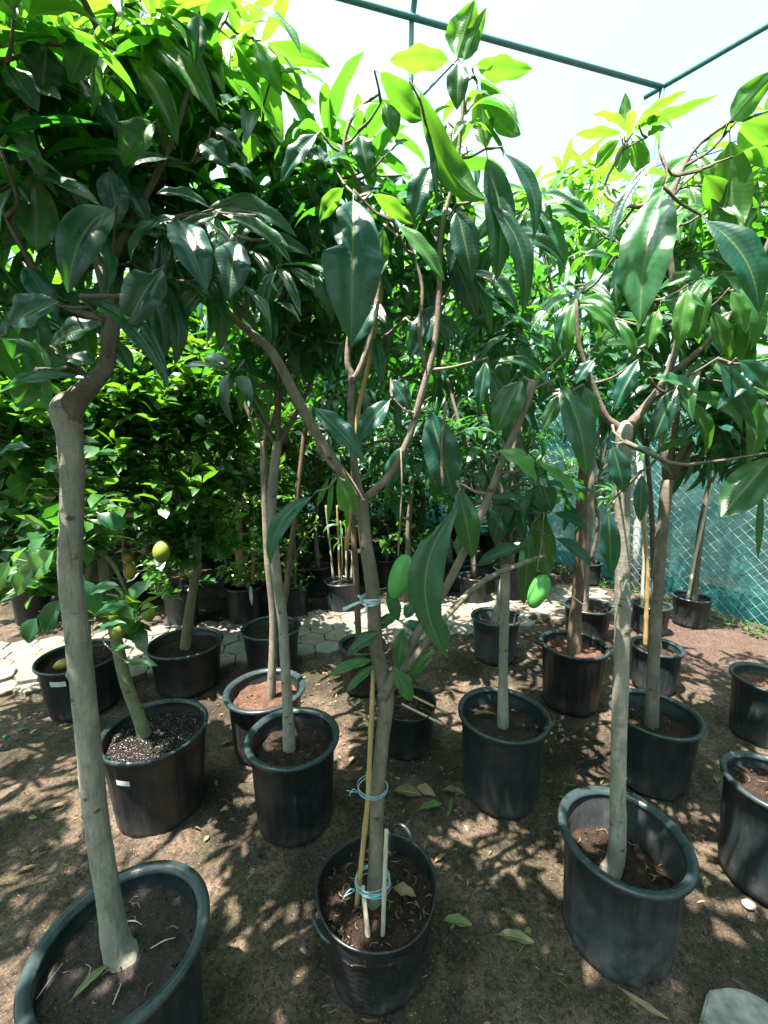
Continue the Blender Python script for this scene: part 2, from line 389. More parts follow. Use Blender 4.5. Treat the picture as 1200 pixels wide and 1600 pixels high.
def grow(mb, nodes, targets, r0=.0022, rmax=.008, ns=5, seed=0, m=0):
    """join each target to the nearest point of the skeleton with a bending twig"""
    nodes = [Vector(p) for p in nodes]; rn = random.Random(seed)
    c0 = nodes[-1]
    for T in sorted([Vector(t) for t in targets], key=lambda q: (q-c0).length):
        best = min(nodes, key=lambda p: (p-T).length+.9*max(0, p.z-T.z+.02))
        Ld = (best-T).length
        if Ld < .012 or Ld > .34 and len(nodes) > 60: continue
        mid = best.lerp(T, .5)+Vector((rn.uniform(-.1, .1), rn.uniform(-.1, .1), rn.uniform(-.16, -.0)))*Ld
        P = [best, best.lerp(mid, .55)+Vector((0, 0, -.02*Ld)), mid, T]
        ra = min(rmax, r0+.012*Ld+.0008)
        C = tube(mb, P, [ra, ra*.85, ra*.65, r0], ns, 2, m=m)
        nodes += C[2:]
def hanging(x0, x1, y0, y1, n, Y0, Y1, seed, young=.15, keep=None):
    """single long leaves hanging from the twigs"""
    r = random.Random(seed); out = []
    for i in range(n):
        while True:
            x, y = r.uniform(x0, x1), r.uniform(y0, y1)
            if keep is None or keep(x, y): break
        Y = r.uniform(Y0, Y1); l = r.uniform(85, 150)/Y; yg = max(0, min(1, young+r.uniform(-.15, .3)+(.6 if y < 200 else 0)))  # highest leaves take the young colour to look sunlit
        k = r.randint(2, 4); a0 = r.uniform(-.5, .5)
        for q in range(k):
            a = a0+(q-(k-1)/2)*r.uniform(.6, 1.0)+(r.choice([0, 0, math.pi*.6]) if q == 0 else 0); m_ = l*r.uniform(.7, 1.1)
            out.append(hero(x+r.uniform(-5, 5), y+r.uniform(-5, 5), x+math.sin(a)*m_, y+math.cos(a)*m_, m_*r.uniform(.20, .27), Y, Y-r.uniform(-.05, .08), droop=r.uniform(.5, 1.3), ban=r.uniform(.02, .12)*(-1 if a > 0 else 1), up=r.uniform(.3, .75), young=yg, rag=r.choice([0, 0, .08, .2]), rnd=r.random(), wave=.09))
    return out
def lobe_pts(lobes):
    out = []
    for (x, y, Y, rx, ry, rY, n, yg) in lobes:
        for i in range(n):
            while True:
                a, b, c = [random.uniform(-1, 1) for _ in range(3)]
                if a*a+b*b+c*c < 1: break
            q = PY(x+a*rx, y+b*ry, Y+c*rY) if True else None
            out.append((q, yg, (a, b, c)))
    return out

# ------------------------------------------------------------------ ground
def axis(a, b, fine, lo, hi, k=1.22):
    xs = list(np.arange(a, b+1e-6, fine)); s = fine
    x = xs[-1]
    while x < hi: s *= k; x += s; xs.append(x)
    s = fine; x = xs[0]
    while x > lo: s *= k; x -= s; xs.insert(0, x)
    return np.array(xs)
gx = axis(-2.6, 3.4, .022, -400, 400); gy = axis(.35, 3.2, .022, -300, 500)
GX, GY = np.meshgrid(gx, gy)
near = np.exp(-np.maximum(0, np.hypot(GX, GY-2)-5)/4)
GZ = near*((fbm(GX*2.2, GY*2.2, 3, 3)-.5)*.05+(fbm(GX*14, GY*14, 9, 3)-.5)*.020+(np.clip(fbm(GX*30, GY*30, 21, 2)-.55, 0, 1))*.03)-.012
Wg = len(gx); ii = np.arange(len(gy)-1)[:, None]; jj = np.arange(Wg-1)[None, :]; a = (ii*Wg+jj).ravel()
gV = np.stack([GX.ravel(), GY.ravel(), GZ.ravel()], 1); gF = np.stack([a, a+1, a+Wg+1, a+Wg], 1)
m, t, p = mat('trodden earth'); pos = geo(t)
n1 = noise(t, pos, 1.6, 6, .62, .4); n2 = noise(t, pos, 7, 6, .7); n3 = noise(t, pos, 60, 5, .75); n4 = noise(t, pos, 3.1, 3, .6)
c = mix(t, ramp(t, n2, [(.35, 0.0), (.65, 1.0)]), (.026, .025, .017), (.125, .096, .070))
c = mix(t, ramp(t, n1, [(.46, 0.0), (.58, .85)]), c, (.016, .015, .011))
c = mix(t, ramp(t, n4, [(.50, 0.0), (.66, .6)]), c, (.040, .044, .020))
s3 = t.nodes.new('ShaderNodeSeparateXYZ'); L(t, pos, s3.inputs[0])
redm = mth(t, 'MULTIPLY', ramp(t, mth(t, 'MULTIPLY_ADD', s3.outputs[0], .25, 0.0), [(.42, 0.0), (.55, 1.0)]), ramp(t, mth(t, 'MULTIPLY', s3.outputs[1], .2), [(.40, 0.0), (.50, 1.0)]))
c = mix(t, mth(t, 'MULTIPLY', redm, .7), c, (.075, .050, .042))
c = mix(t, ramp(t, n3, [(.38, .75), (.54, 0.0)]), c, (.010, .009, .007))
c = mix(t, ramp(t, noise(t, pos, 260, 3, .7), [(.34, .8), (.46, 0.0)]), c, (.008, .007, .006))
c = mix(t, ramp(t, noise(t, pos, 190, 2), [(.63, 0.0), (.70, .7)]), c, (.20, .17, .13))
L(t, c, p.inputs['Base Color']); p.inputs['Roughness'].default_value = .95; p.inputs['Specular IOR Level'].default_value = .15
bump(t, p, mth(t, 'ADD', n3, mth(t, 'MULTIPLY', n2, 1.2)), .9, .014); M['earth'] = m
g = from_arrays('ground', gV, gF, m); tag(g, kind='structure')
def gz(x, y):
    i = min(max(int(np.searchsorted(gx, x)), 1), Wg-1); j = min(max(int(np.searchsorted(gy, y)), 1), len(gy)-1)
    return float(max(GZ[j, i], GZ[j-1, i-1], GZ[j-1, i], GZ[j, i-1]))

# path of interlocking pavers
PO = Vector((-.6, 2.87, 0)); PA = R(15.5); pu = Vector((math.cos(PA), math.sin(PA), 0)); pv = Vector((-math.sin(PA), math.cos(PA), 0))
m, t, p = mat('paver concrete'); pos = geo(t)
rn = N(t, 'ShaderNodeAttribute', _attribute_name='rnd').outputs['Fac']
c = ramp(t, rn, [(0.0, (.075, .095, .088)), (.5, (.15, .145, .12)), (1.0, (.105, .125, .115))])
c = mix(t, ramp(t, noise(t, pos, 5, 6, .75), [(.42, 0.0), (.6, .85)]), c, (.075, .058, .036))
c = mix(t, ramp(t, noise(t, pos, 90, 4), [(.38, .35), (.5, 0.0)]), c, (.12, .11, .09))
L(t, c, p.inputs['Base Color']); p.inputs['Roughness'].default_value = .9; bump(t, p, noise(t, pos, 110, 4), .5, .004)
V = []; Fc = []; rr = []
def paver(cx, cy, z, rot, s=.104, h=.05):
    k = len(V); q = random.random(); rings = [(1.0, -h), (1.0, -.006), (.955, 0)]
    pts = []
    for i in range(24):
        a = i/24*2*math.pi; hexr = math.cos(math.pi/6)/math.cos((a % (math.pi/3))-math.pi/6)
        rad = s*hexr*(1+.035*math.sin(a*6+.0)*(1 if (i//4) % 2 else -1))
        pts.append((rad*math.cos(a+math.pi/6), rad*math.sin(a+math.pi/6)))
    tx, ty = random.uniform(-.02, .02), random.uniform(-.02, .02)
    for sc_, dz in rings:
        for (x, y) in pts:
            x *= sc_; y *= sc_; xr = x*math.cos(rot)-y*math.sin(rot); yr = x*math.sin(rot)+y*math.cos(rot)
            w_ = PO+pu*(cx+xr)+pv*(cy+yr); V.append((w_.x, w_.y, z+dz+x*tx+y*ty)); rr.append(q)
    for r_ in range(2):
        for i in range(24): j = (i+1) % 24; Fc.append((k+r_*24+i, k+r_*24+j, k+(r_+1)*24+j, k+(r_+1)*24+i))
    Fc.append(tuple(k+48+i for i in range(24)))
dx = .104*math.sqrt(3)+.006; dy = .104*1.5+.006
for j in range(5):
    for i in range(-24, 17):
        x = i*dx+(j % 2)*dx/2; y = .02+j*dy
        if random.random() < .03 and j in (0, 4): continue
        paver(x, y, .028+random.uniform(-.005, .005), random.uniform(-.03, .03))
pth = from_arrays('path', V, Fc, m, attrs={'rnd': rr}, smooth=False); tag(pth, kind='structure')
M['paver'] = m

# ------------------------------------------------------------------ pots
POTS = {}
def soil_disc(name, r, z, mt, parent, amp=.012, slope=(0, 0), mound=.01, bits=0, seed=0):
    V = [(0, 0, z+mound)]; Fc = []; nr = 14; ns = 48; rn = random.Random(seed)
    for i in range(1, nr+1):
        for k in range(ns):
            a = 2*math.pi*k/ns; rr_ = r*i/nr; x = rr_*math.cos(a); y = rr_*math.sin(a)
            nz = float(fbm(np.array(x*28+seed*3.3+50), np.array(y*28+50), seed, 3))-.5
            n5 = float(fbm(np.array(x*90+seed*3.3+50), np.array(y*90+50), seed+3, 2))-.5
            V.append((x, y, z+nz*amp*2+n5*amp*.9+mound*(1-(i/nr)**2)+slope[0]*x+slope[1]*y))
    for k in range(ns): Fc.append((0, 1+k, 1+(k+1) % ns))
    for i in range(nr-1):
        for k in range(ns): a = 1+i*ns+k; b = 1+i*ns+(k+1) % ns; Fc.append((a, a+ns, b+ns, b))
    mb = MB(); mb.add(V, Fc)
    for i in range(bits):       # chips, twigs and crumbs lying in the soil
        a = rn.random()*6.28; q = math.sqrt(rn.random())*r*.93; x = q*math.cos(a); y = q*math.sin(a); zz = z+slope[0]*x+slope[1]*y+mound*(1-(q/r)**2)+.004
        if rn.random() < .3:
            l = rn.uniform(.01, .035); b = rn.random()*6.28
            tube(mb, [(x, y, zz), (x+l*.5*math.cos(b), y+l*.5*math.sin(b), zz+rn.uniform(0, .008)), (x+l*math.cos(b+.5), y+l*math.sin(b+.5), zz+rn.uniform(-.002, .006))], [.0009, .001, .0006], 4, 2, m=1)
        else:
            s = rn.uniform(.003, .009); pts = [(x+rn.uniform(-s, s), y+rn.uniform(-s, s), zz+rn.uniform(-s*.6, s)) for _ in range(5)]
            mb.add(pts, [(0, 1, 2), (0, 2, 3), (0, 3, 1), (4, 2, 1), (4, 3, 2), (4, 1, 3)], None, 2)
    return mb.build('soil', [mt, M['straw_dark'], M['stone_dark']], parent)
def make_pot(key, X, Y, Z, r, label, soilz=.82, smat='soil', body='pot', taper=.80, sticker=None, notch=None, slope=(0, 0), bits=30, rimw=.016, hi=1, group='black nursery pots', ribs=True, rz=0, z0=0.0):
    root = empty('plant_pot', (X, Y, z0), rz); tag(root, label, 'pot', group)
    ns = 72 if hi else 40; rb = r*taper; Zr = Z
    ro = r-rimw                      # wall radius just under the rim
    def wall(z): return rb+(ro-rb)*(z/Zr)
    def mod(q, z, a, i):
        if ribs and z < Zr*.9: q = q+.0018*math.cos(a*24)*(1 if z > .02 else 0)
        if notch is not None:
            d = abs((a-notch+math.pi) % (2*math.pi)-math.pi)
            if z < Zr*.075 and d < .14 and i < 4: q -= .014
        return q*(1+.004*math.sin(2*a+X*9)), z
    mb = MB(); w_ = .004
    prof = [(rb*.7, .004), (rb-.006, .0), (rb, .006), (wall(Zr*.07), Zr*.07), (wall(Zr*.085), Zr*.085), (wall(.3*Zr), .3*Zr), (wall(.6*Zr), .6*Zr), (wall(.86*Zr), .86*Zr),
            (wall(.865*Zr)+.003, .87*Zr), (wall(.96*Zr)+.003, .955*Zr)]
    lathe(mb, prof, ns, mod=mod)
    inn = [(wall(.96*Zr)-w_, .957*Zr), (wall(.88*Zr)-w_, .88*Zr), (wall(.87*Zr)-w_-.002, .87*Zr), (wall(.80*Zr)-w_-.002, .80*Zr), (wall(.79*Zr)-w_-.004, .79*Zr), (wall(.3*Zr)-w_-.004, .3*Zr), (rb*.7, .02)]
    lathe(mb, inn, ns, mod=lambda q, z, a, i: (q*(1+.004*math.sin(2*a+X*9)), z))
    bo = mb.build('body', M[body], root)
    mb = MB(); o = ro
    rim = [(o-.004, Zr*.955), (o+.001, Zr-.007), (r-.004, Zr-.0085), (r-.0035, Zr-.0145), (r-.0012, Zr-.015), (r, Zr-.012), (r, Zr-.005), (r-.002, Zr-.0015), (r-.006, Zr), (o+rimw*.45, Zr+.0005), (o+.002, Zr-.0015), (o-.001, Zr-.005), (o-.005, Zr-.0065), (o-.006, Zr-.012), (o-.008, Zr*.957)]
    lathe(mb, rim, ns, mod=lambda q, z, a, i: (q*(1+.004*math.sin(2*a+X*9)), z+.0012*math.sin(3*a+Y*5)), closed=True)
    mb.build('rim', M['rim'], root)
    sz = Zr*soilz; soil_disc('soil', wall(sz)-.0055, sz, M[smat], root, slope=slope, bits=bits if hi else 6, seed=int(abs(X*100+Y*37)) % 97)
    if sticker:
        a0, z1, ww, hh = sticker; mb = MB(); V = []; Fc = []
        for i in range(7):
            a = a0+(i/6-.5)*ww/r
            for zz in (z1, z1+hh): q = wall(zz)+.0045; V.append((q*math.cos(a), q*math.sin(a), zz))
        for i in range(6): Fc.append((2*i, 2*i+2, 2*i+3, 2*i+1))
        mb.add(V, Fc); mb.build('label_sticker', M['paper'], bo)
    POTS[key] = (X, Y, Z, r, sz); return root

make_pot('A', -.607, .801, .38, .188, 'large black pot at lower left with grey soil around a curved pale trunk',    .86, 'soil_grey', 'pot_blue', rimw=.023, bits=60)
make_pot('C', .723, 1.093, .352, .184, 'dusty grey pot at lower right with a notch cut in its foot', .62, 'soil', 'pot_dusty', notch=-1.35, slope=(-.08, 0), bits=70, rimw=.021)
make_pot('D', -.945, 1.563, .362, .204, 'wide black pot with wet speckled soil and a paper label under its rim', .86, 'soil_wet', 'pot', sticker=(-1.72, .255, .06, .022), rimw=.012)
make_pot('E', -.366, 1.513, .364, .187, 'black pot with wide shiny rim, nearest one left of the forked tree', .80, 'soil', 'pot', rimw=.022)
make_pot('F', -.595, 1.924, .315, .198, 'black pot with dry leaf crumbs, tucked behind the pot with the shiny rim', .80, 'soil_red', 'pot', rimw=.023, bits=60)
make_pot('G', -.773, 2.699, .292, .202, 'black pot standing against the near edge of the paved path, behind two slender trunks', .82, 'soil', 'pot')
make_pot('H', -1.261, 2.49, .285, .225, 'black pot holding a young lemon tree with a bare leaning stem, near the paved path', .82, 'soil', 'pot')
make_pot('I', -1.774, 2.275, .308, .22, 'black pot beside the loose pavers with a yellow lemon lying on its soil', .84, 'soil', 'pot', sticker=(-1.50, .225, .09, .03))
make_pot('J2', -.136, 2.453, .293, .150, 'small black pot almost hidden behind the forked trunk and its low leaves', .85, 'soil', 'pot')
make_pot('K', .514, 1.642, .377, .193, 'tall bluish pot right of the forked tree with a dead leaf inside', .80, 'soil_grey', 'pot_blue')
make_pot('L', .806, 2.847, .306, .177, 'small black pot in full sun on sandy earth with a pale slanting stem', .72, 'soil_red', 'pot_dusty')
make_pot('M', 1.116, 2.298, .369, .19, 'black pot filled with reddish soil around a short knobbly mossy trunk', .84, 'soil_red', 'pot')
make_pot('N', 1.645, 3.204, .252, .188, 'black pot behind the pot of reddish soil, at the end of the paved path', .8, 'soil', 'pot')
make_pot('O', 1.715, 2.455, .275, .147, 'medium black pot right behind the front right trunk with brown crumbs on its soil', .84, 'soil', 'pot_blue')
make_pot('P', 2.199, 3.263, .240, .149, 'small black pot with a thin pale cane, between two larger ones near the net fence', .8, 'soil', 'pot_blue')
make_pot('Q', 2.639, 3.414, .25, .151, 'lone black pot against the chain-link fence with a staked grey stem', .84, 'soil', 'pot')
make_pot('R', 1.227, 1.725, .322, .187, 'blue-black pot with deep inner rings behind the front right trunk', .76, 'soil', 'pot_blue', notch=-1.2)
make_pot('S', 1.99, 1.99, .33, .165, 'black pot cut by the right edge of the view, farther of the two there', .84, 'soil_red', 'pot_blue')
make_pot('T', 1.335, 1.262, .378, .150, 'black pot cut by the right edge of the view, nearer of the two there', .86, 'soil', 'pot_blue')
BG = 'black pots among the plants behind the path'
make_pot('a', -1.743, 3.416, .299, .15, 'grey-black pot with a yellowish stem just behind the path, below the hanging lemon', .8, 'soil', 'pot_dusty', hi=0, group=BG)
make_pot('b', -1.213, 3.469, .331, .166, 'shiny black pot with thick yellow bamboo and hanging tags just behind the path', .86, 'soil', 'pot', hi=0, group=BG)
make_pot('c', -.393, 3.708, .292, .164, 'black pot with several thin canes behind the path, left of the forked trunk', .85, 'soil', 'pot_blue', hi=0, group=BG)
make_pot('d', -.80, 3.60, .30, .13, 'black pot overgrown by a small leafy bush behind the path', .85, 'soil', 'pot', hi=0, group=BG)
make_pot('e', 1.269, 4.039, .32, .174, 'black pot with a pale rim standing behind the sunlit part of the path', .8, 'soil', 'pot', hi=0, group=BG)
make_pot('f', .874, 3.923, .271, .153, 'nearer of the two black pots seen under the right limb of the forked tree', .85, 'soil', 'pot_blue', hi=0, group=BG)
make_pot('g', .815, 4.311, .289, .133, 'farther of the two black pots seen under the right limb of the forked tree', .85, 'soil', 'pot', hi=0, group=BG)
make_pot('h', 2.307, 4.5, .243, .121, 'small black pot at the foot of the net fence behind the leafy stems', .85, 'soil', 'pot', hi=0, group=BG)
make_pot('i', 2.747, 4.337, .24, .085, 'tiny black pot beside the white pipe at the foot of the fence', .85, 'soil', 'pot', hi=0, group=BG)
make_pot('j', -.68, 4.161, .308, .153, 'black pot in deep shade behind the small leafy bush', .85, 'soil', 'pot', hi=0, group=BG)
make_pot('k', -1.60, 4.12, .30, .13, 'small black pot in shade behind the shiny one with bamboo', .85, 'soil', 'pot', hi=0, group=BG)
make_pot('l', -2.418, 3.783, .33, .13, 'black pot behind the path under low citrus leaves, left of the hanging lemon', .85, 'soil', 'pot', hi=0, group=BG)
make_pot('m', -3.086, 3.481, .36, .15, 'black pot behind the path at the left edge of the view', .85, 'soil', 'pot', hi=0, group=BG)

# flexible woven-look tubs (front middle and the one behind it)
def make_tub(key, X, Y, Z, r, label, handles, soilz=.8, rz=0):
    root = empty('plant_tub', (X, Y, 0), rz); tag(root, label, 'tub', 'flexible planting tubs'); rb = r*.80; mb = MB()
    nsd = 120
    def mod(q, z, a, i):
        k = 1+.018*math.sin(2*a+1)+.008*math.sin(5*a)
        lat = .0016*(math.sin(a*40) > .2)*(math.sin(z*300+math.floor(a*40/6.283)*1.7) > -.2) if .02 < z < Z*.86 else 0
        return q*k+lat, z+(.006*math.sin(2*a+.4) if z > Z*.9 else 0)
    zs = np.linspace(.0, 1, 46); prof = [(rb*.6, .003)]+[(rb+(r-.004-rb)*s**.9, max(.0, s*Z)) for s in zs]
    prof += [(r, Z), (r+.001, Z+.004), (r-.003, Z+.006), (r-.007, Z+.003), (r-.008, Z-.01), (rb+(r-rb)*.5-.008, Z*.5)]
    lathe(mb, prof, nsd, mod=mod); bo = mb.build('body', M['pot'], root)
    sz = Z*soilz; soil_disc('soil', r*.985-.004, sz, M['soil'], root, bits=200, amp=.016, seed=5)
    for (a, up, ww, rise) in handles:
        mb = MB(); P = []
        for k in range(9):
            s = k/8; aa = a+(s-.5)*ww/r; h = math.sin(math.pi*min(1, max(0, s)))**.45
            q = r*1.0+(-.004 if up else .006)+(.012*h if not up else .004*h); P.append((q*math.cos(aa), q*math.sin(aa), Z-.012+rise*h))
        tube(mb, P, [.0055]*9, 8, 2); mb.build('handle', M['rim'], bo)
    POTS[key] = (X, Y, Z, r, sz)
    return root
make_tub('B', -.022, 1.03, .245, .172, 'round black flexible tub in the middle foreground with rope-like handle and textured wall', [(R(62), 1, .085, .055), (R(214), 0, .09, .012)], .80)
make_tub('J', .112, 1.935, .225, .150, 'small black flexible tub behind the forked trunk with cut canes lying in it', [(R(20), 1, .08, .03)], .84)

# ------------------------------------------------------------------ trees
def start_tree(kind, label, cat, base, group=None):
    root = empty(kind, base); tag(root, label, cat, group); return root
def finish_tree(root, trunk_mb, branch_mb, specs, bark_m, leaf_m, nu=7, nv=2, shape='mango', bm=None, heroes=None):
    o = tuple(root.location)
    trunk_mb.build('trunk', M[bark_m], root, origin=o)
    if branch_mb and branch_mb.V: branch_mb.build('branches', M[bm or bark_m], root, origin=o)
    if specs:
        arr = np.array(specs); arr[:, 0:3] -= np.array(o)
        leaf_mesh('crown', arr, nu, nv, M[leaf_m], root, shape=shape)
    if heroes:
        arr = np.array(heroes); arr[:, 0:3] -= np.array(o); leaf_mesh('foliage', arr, 30, 6, M[leaf_m], root, shape=shape)
def px(pts, Y):
    out = []
    for q in pts:
        out.append(PY(q[0], q[1], q[2] if len(q) > 2 else Y))
    return out
def jit(n, s=.5): return (random.uniform(-s, s), random.uniform(-s, s), random.uniform(.3, 1)*n)
def rad(pw, Y): return pw/2*Y/F

MANGO = 'potted mango trees'
def sphere_whorls(c, r, n, ln, young=.3):
    sp = []; tips = []
    for i in range(n):
        while True:
            v = Vector([random.uniform(-1, 1) for _ in range(3)])
            if v.length < 1: break
        T = Vector(c)+Vector((v.x*r, v.y*r, v.z*r*.7)); tips.append(T); sp += whorl(T, (v.x, v.y, .7), random.randint(7, 10), ln, young, 1.1)
    return sp, tips
def add_whorls(lobes, ln, droop=1.1, nl=(6, 10), asp=.215):
    """lobes: (px, py, Y, rx_px, ry_px, rY, count, young)"""
    sp = []; tips = []
    for (q, yg, abc) in lobe_pts(lobes):
        ax = Vector((abc[0]*.8, abc[2]*.8, .65+abc[1]*-.45)); tips.append(q)
        y2 = yg*(1 if abc[1] < .25 else .3)
        sp += whorl(q, ax, random.randint(*nl), ln*random.uniform(.85, 1.1), y2, droop, asp=asp)
    return sp, tips

# --- front left tree ---------------------------------------------------------
A = POTS['A']; base = Vector((-.600, .80, A[4]))
root = start_tree('mango_tree', 'front left tree with a pale curved trunk and swollen graft knot', 'tree', base, MANGO)
tp = [base+Vector((.003, .0, -.02))]+px([(182, 1478), (169, 1400), (153, 1300), (142, 1200), (133, 1110), (122, 1000), (110, 900), (112, 810), (113, 740), (108, 676), (104, 650), (104, 636), (108, 622), (112, 616)], .80)
tb = MB(); tube(tb, tp, [.036, .0285, .0238, .0230, .0225, .0225, .0220, .0200, .0192, .0200, .0218, .0262, .0245, .017, .007], 40, 16, .06, 3,
                knots=[(.30, 1.0, .012, .22), (.42, 4.2, .010, .25), (.55, 5.2, .012, .2), (.66, 2.0, .009, .25), (.83, 4.6, .010, .25), (.93, .6, .012, .2), (1.02, 4.4, .014, .2), (.2, 5.0, .012, .18), (.74, 3.6, .009, .3), (1.0, 5.6, .01, .25)])
bb = MB(); l1 = px([(108, 676, .80), (112, 636, .80), (140, 603, .81), (165, 570, .83), (176, 500, .86), (160, 430, .88), (135, 350, .92), (110, 280, .95), (80, 190, .95)], .8)
C1 = tube(bb, l1, [.019, .0225, .0175, .0142, .013, .011, .009, .007, .005], 14, 4, .06, 4)
l2 = px([(165, 425, .88), (215, 330, .95), (265, 230, 1.0), (300, 130, 1.05), (345, 40, 1.1)], .9); C2 = tube(bb, l2, [.009, .0075, .006, .005, .004], 9, 4, .04, 5)
l3 = px([(104, 480, .87), (60, 430, .85), (20, 360, .82), (-20, 280, .85)], .9); C3 = tube(bb, [l1[4]]+l3, [.008, .006, .005, .004, .003], 8, 4, .04, 6)
l4 = px([(60, 230, .95), (30, 120, .95), (10, 20, .95)], .9); C4 = tube(bb, [l1[7]]+l4, [.007, .005, .004, .003], 8, 4)
heroA = [
 hero(75, 68, 65, 142, 56, .85, droop=.5, up=.2), hero(122, 118, 188, 208, 32, .88, up=.3), hero(182, 321, 107, 460, 58, .80, .72, droop=.9, up=.35, ban=.06, wave=.04),
 hero(275, 338, 322, 455, 62, .86, .80, droop=.6, up=.45, rnd=.9), hero(370, 370, 357, 468, 56, .88, .84, droop=.4, up=.4), hero(263, 350, 247, 452, 26, .9, droop=.3, up=.1),
 hero(258, 415, 198, 515, 62, .80, .76, droop=.8, up=.4, rag=.25), hero(0, 230, 95, 275, 32, .72, .74, droop=.6, up=.85, rnd=.9), hero(-20, 215, 160, 196, 26, .8, .82, droop=.4, up=.92),
 hero(55, 262, 58, 392, 60, .82, droop=.3, up=.1, flip=-1, young=.55, rag=.1), hero(245, 188, 196, 262, 52, .9, droop=.9, up=.5, young=.6), hero(300, 256, 168, 352, 46, 1.0, .9, droop=1.3, up=.6, ban=.1),
 hero(195, 82, 278, 228, 34, .95, droop=.6, up=.3, young=.8, ban=-.08), hero(205, 50, 342, 192, 44, 1.0, droop=.7, up=.35, young=.75, ban=-.06), hero(218, 18, 338, 178, 34, 1.05, droop=.6, up=.3, young=.5, ban=-.08),
 hero(357, 18, 470, 88, 44, 1.1, droop=1.0, up=.6, young=.85, ban=-.1), hero(425, 118, 507, 132, 34, 1.15, droop=.6, up=.6, young=.6), hero(312, 18, 303, 103, 28, .95, droop=.3, up=.2),
 hero(345, 258, 395, 284, 30, .95, droop=.7, up=.6), hero(312, 222, 356, 262, 42, .95, droop=.6, up=.4), hero(170, 262, 185, 350, 44, .85, droop=.5, up=.3),
 hero(125, 463, 263, 610, 42, .80, .74, droop=.9, up=.5, ban=-.06, rnd=.05), hero(-5, 530, 66, 552, 30, .70, droop=.5, up=.8, young=.5, rnd=.9), hero(78, 540, 160, 508, 46, .78, droop=.5, up=.45),
 hero(-10, 618, 132, 592, 52, .74, droop=.5, up=.6), hero(12, 512, 92, 472, 58, .74, droop=.5, up=.4), hero(182, 530, 206, 582, 24, .85, up=.3), hero(92, 560, 148, 570, 46, .76, droop=.5, up=.5),
 hero(-5, 712, 47, 700, 34, .74, droop=.6, up=.6), hero(45, 470, 20, 560, 46, .76, droop=.4, up=.3), hero(35, 410, 90, 500, 40, .84, droop=.6, up=.3), hero(60, 575, 30, 640, 44, .76, up=.4, young=.3),
 hero(300, 395, 262, 510, 34, 1.0, droop=.4, up=.2, rnd=.05), hero(200, 290, 232, 352, 30, .92, droop=.5, up=.4), hero(430, 375, 432, 402, 26, .95, up=.4, rag=.4), hero(130, 330, 92, 420, 40, .88, up=.3, rnd=.1),
 hero(10, 100, 60, 175, 42, .8, droop=.5, up=.3, rnd=.1), hero(150, 40, 110, 130, 40, .85, up=.3, young=.2), hero(232, 480, 250, 585, 30, .95, up=.1, rnd=.02), hero(330, 200, 380, 235, 26, 1.0, up=.5),
 hero(395, 60, 440, 150, 36, 1.15, up=.3, young=.8), hero(330, 60, 345, 160, 32, 1.15, up=.2, young=.8, flip=-1), hero(250, 60, 225, 165, 34, 1.0, up=.2, young=.7, flip=-1)]
heroA += hanging(0, 440, 330, 470, 24, .9, 1.15, 61, .15, lambda x, y: x < 330 or y > 130)
sp, tips = add_whorls([(300, 240, 1.15, 150, 80, .2, 12, .4),
                       (60, 300, 1.0, 110, 120, .2, 10, .2), (200, 380, 1.1, 120, 70, .15, 7, .1), (30, 470, .95, 50, 60, .1, 4, .2), (90, 180, 1.0, 120, 90, .2, 8, .6), (0, -110, 1.0, 120, 80, .3, 4, .8),
                       (-180, 150, .95, 130, 240, .3, 14, .2), (330, 330, 1.25, 90, 60, .15, 6, .1)], .20, 1.15)
a_, b_ = add_whorls([(40, 60, .95, 120, 110, .22, 8, .75), (230, 70, 1.1, 150, 100, .25, 11, 1.0), (385, 120, 1.2, 80, 80, .2, 8, 1.0)], .26, 1.0, (6, 9), .2); sp += a_; tips += b_
for c_, r_, n_ in [((-.5, .45, 2.55), .38, 30), ((-1.0, .38, 2.4), .35, 16), ((-.15, .33, 2.6), .35, 25), ((.20, .42, 2.65), .32, 20)]:  # unseen crown lobes above the view, added to shade the ground
    a_, b_ = sphere_whorls(c_, r_, n_, .25); sp += a_; tips += b_
grow(bb, C1[8:]+C2[3:]+C3[2:]+C4[2:], tips+[Vector(h[0:3]) for h in heroA], seed=1)
finish_tree(root, tb, bb, sp, 'bark_pale', 'mango_leaf', 9, 4, bm='bark_dark', heroes=heroA)

# --- front middle forked tree ----------------------------------------------------
B = POTS['B']; base = Vector((-.024, 1.02, B[4]))
root = start_tree('mango_tree', 'forked tree in the middle foreground, tied to canes, with hanging green mangoes', 'tree', base, MANGO); rootB = root
tb = MB(); tp = [base+Vector((0, 0, -.01))]+px([(587, 1340), (590, 1240), (597, 1160), (603, 1085), (588, 1010), (582, 920), (572, 850), (565, 782)], 1.02)
CB = tube(tb, tp, [.026, .0205, .0185, .0182, .0215, .0185, .0178, .0165, .0165], 40, 16, .06, 7,
          knots=[(.16, 4.4, .013, .25), (.26, 5.3, .010, .2), (.40, 4.0, .014, .25), (.48, 5.0, .01, .3), (.60, 4.6, .012, .2), (.70, 3.8, .010, .25), (.78, 5.0, .012, .2)])
bb = MB()
m1 = px([(566, 790), (545, 755), (505, 695), (460, 615), (425, 550), (385, 515), (352, 482), (330, 430, 1.08)], 1.02); q1 = tube(bb, m1, [.0135, .013, .0125, .0118, .0112, .009, .007, .005], 14, 4, .06, 8, knots=[(.1, 1, .01, .3), (.2, 4, .008, .3)])
m2 = px([(566, 790), (553, 720), (548, 640), (550, 590), (543, 565), (548, 500), (560, 420), (578, 340)], 1.05); q2 = tube(bb, m2, [.0115, .0095, .009, .0085, .0075, .0065, .005, .004], 12, 4, .05, 9)
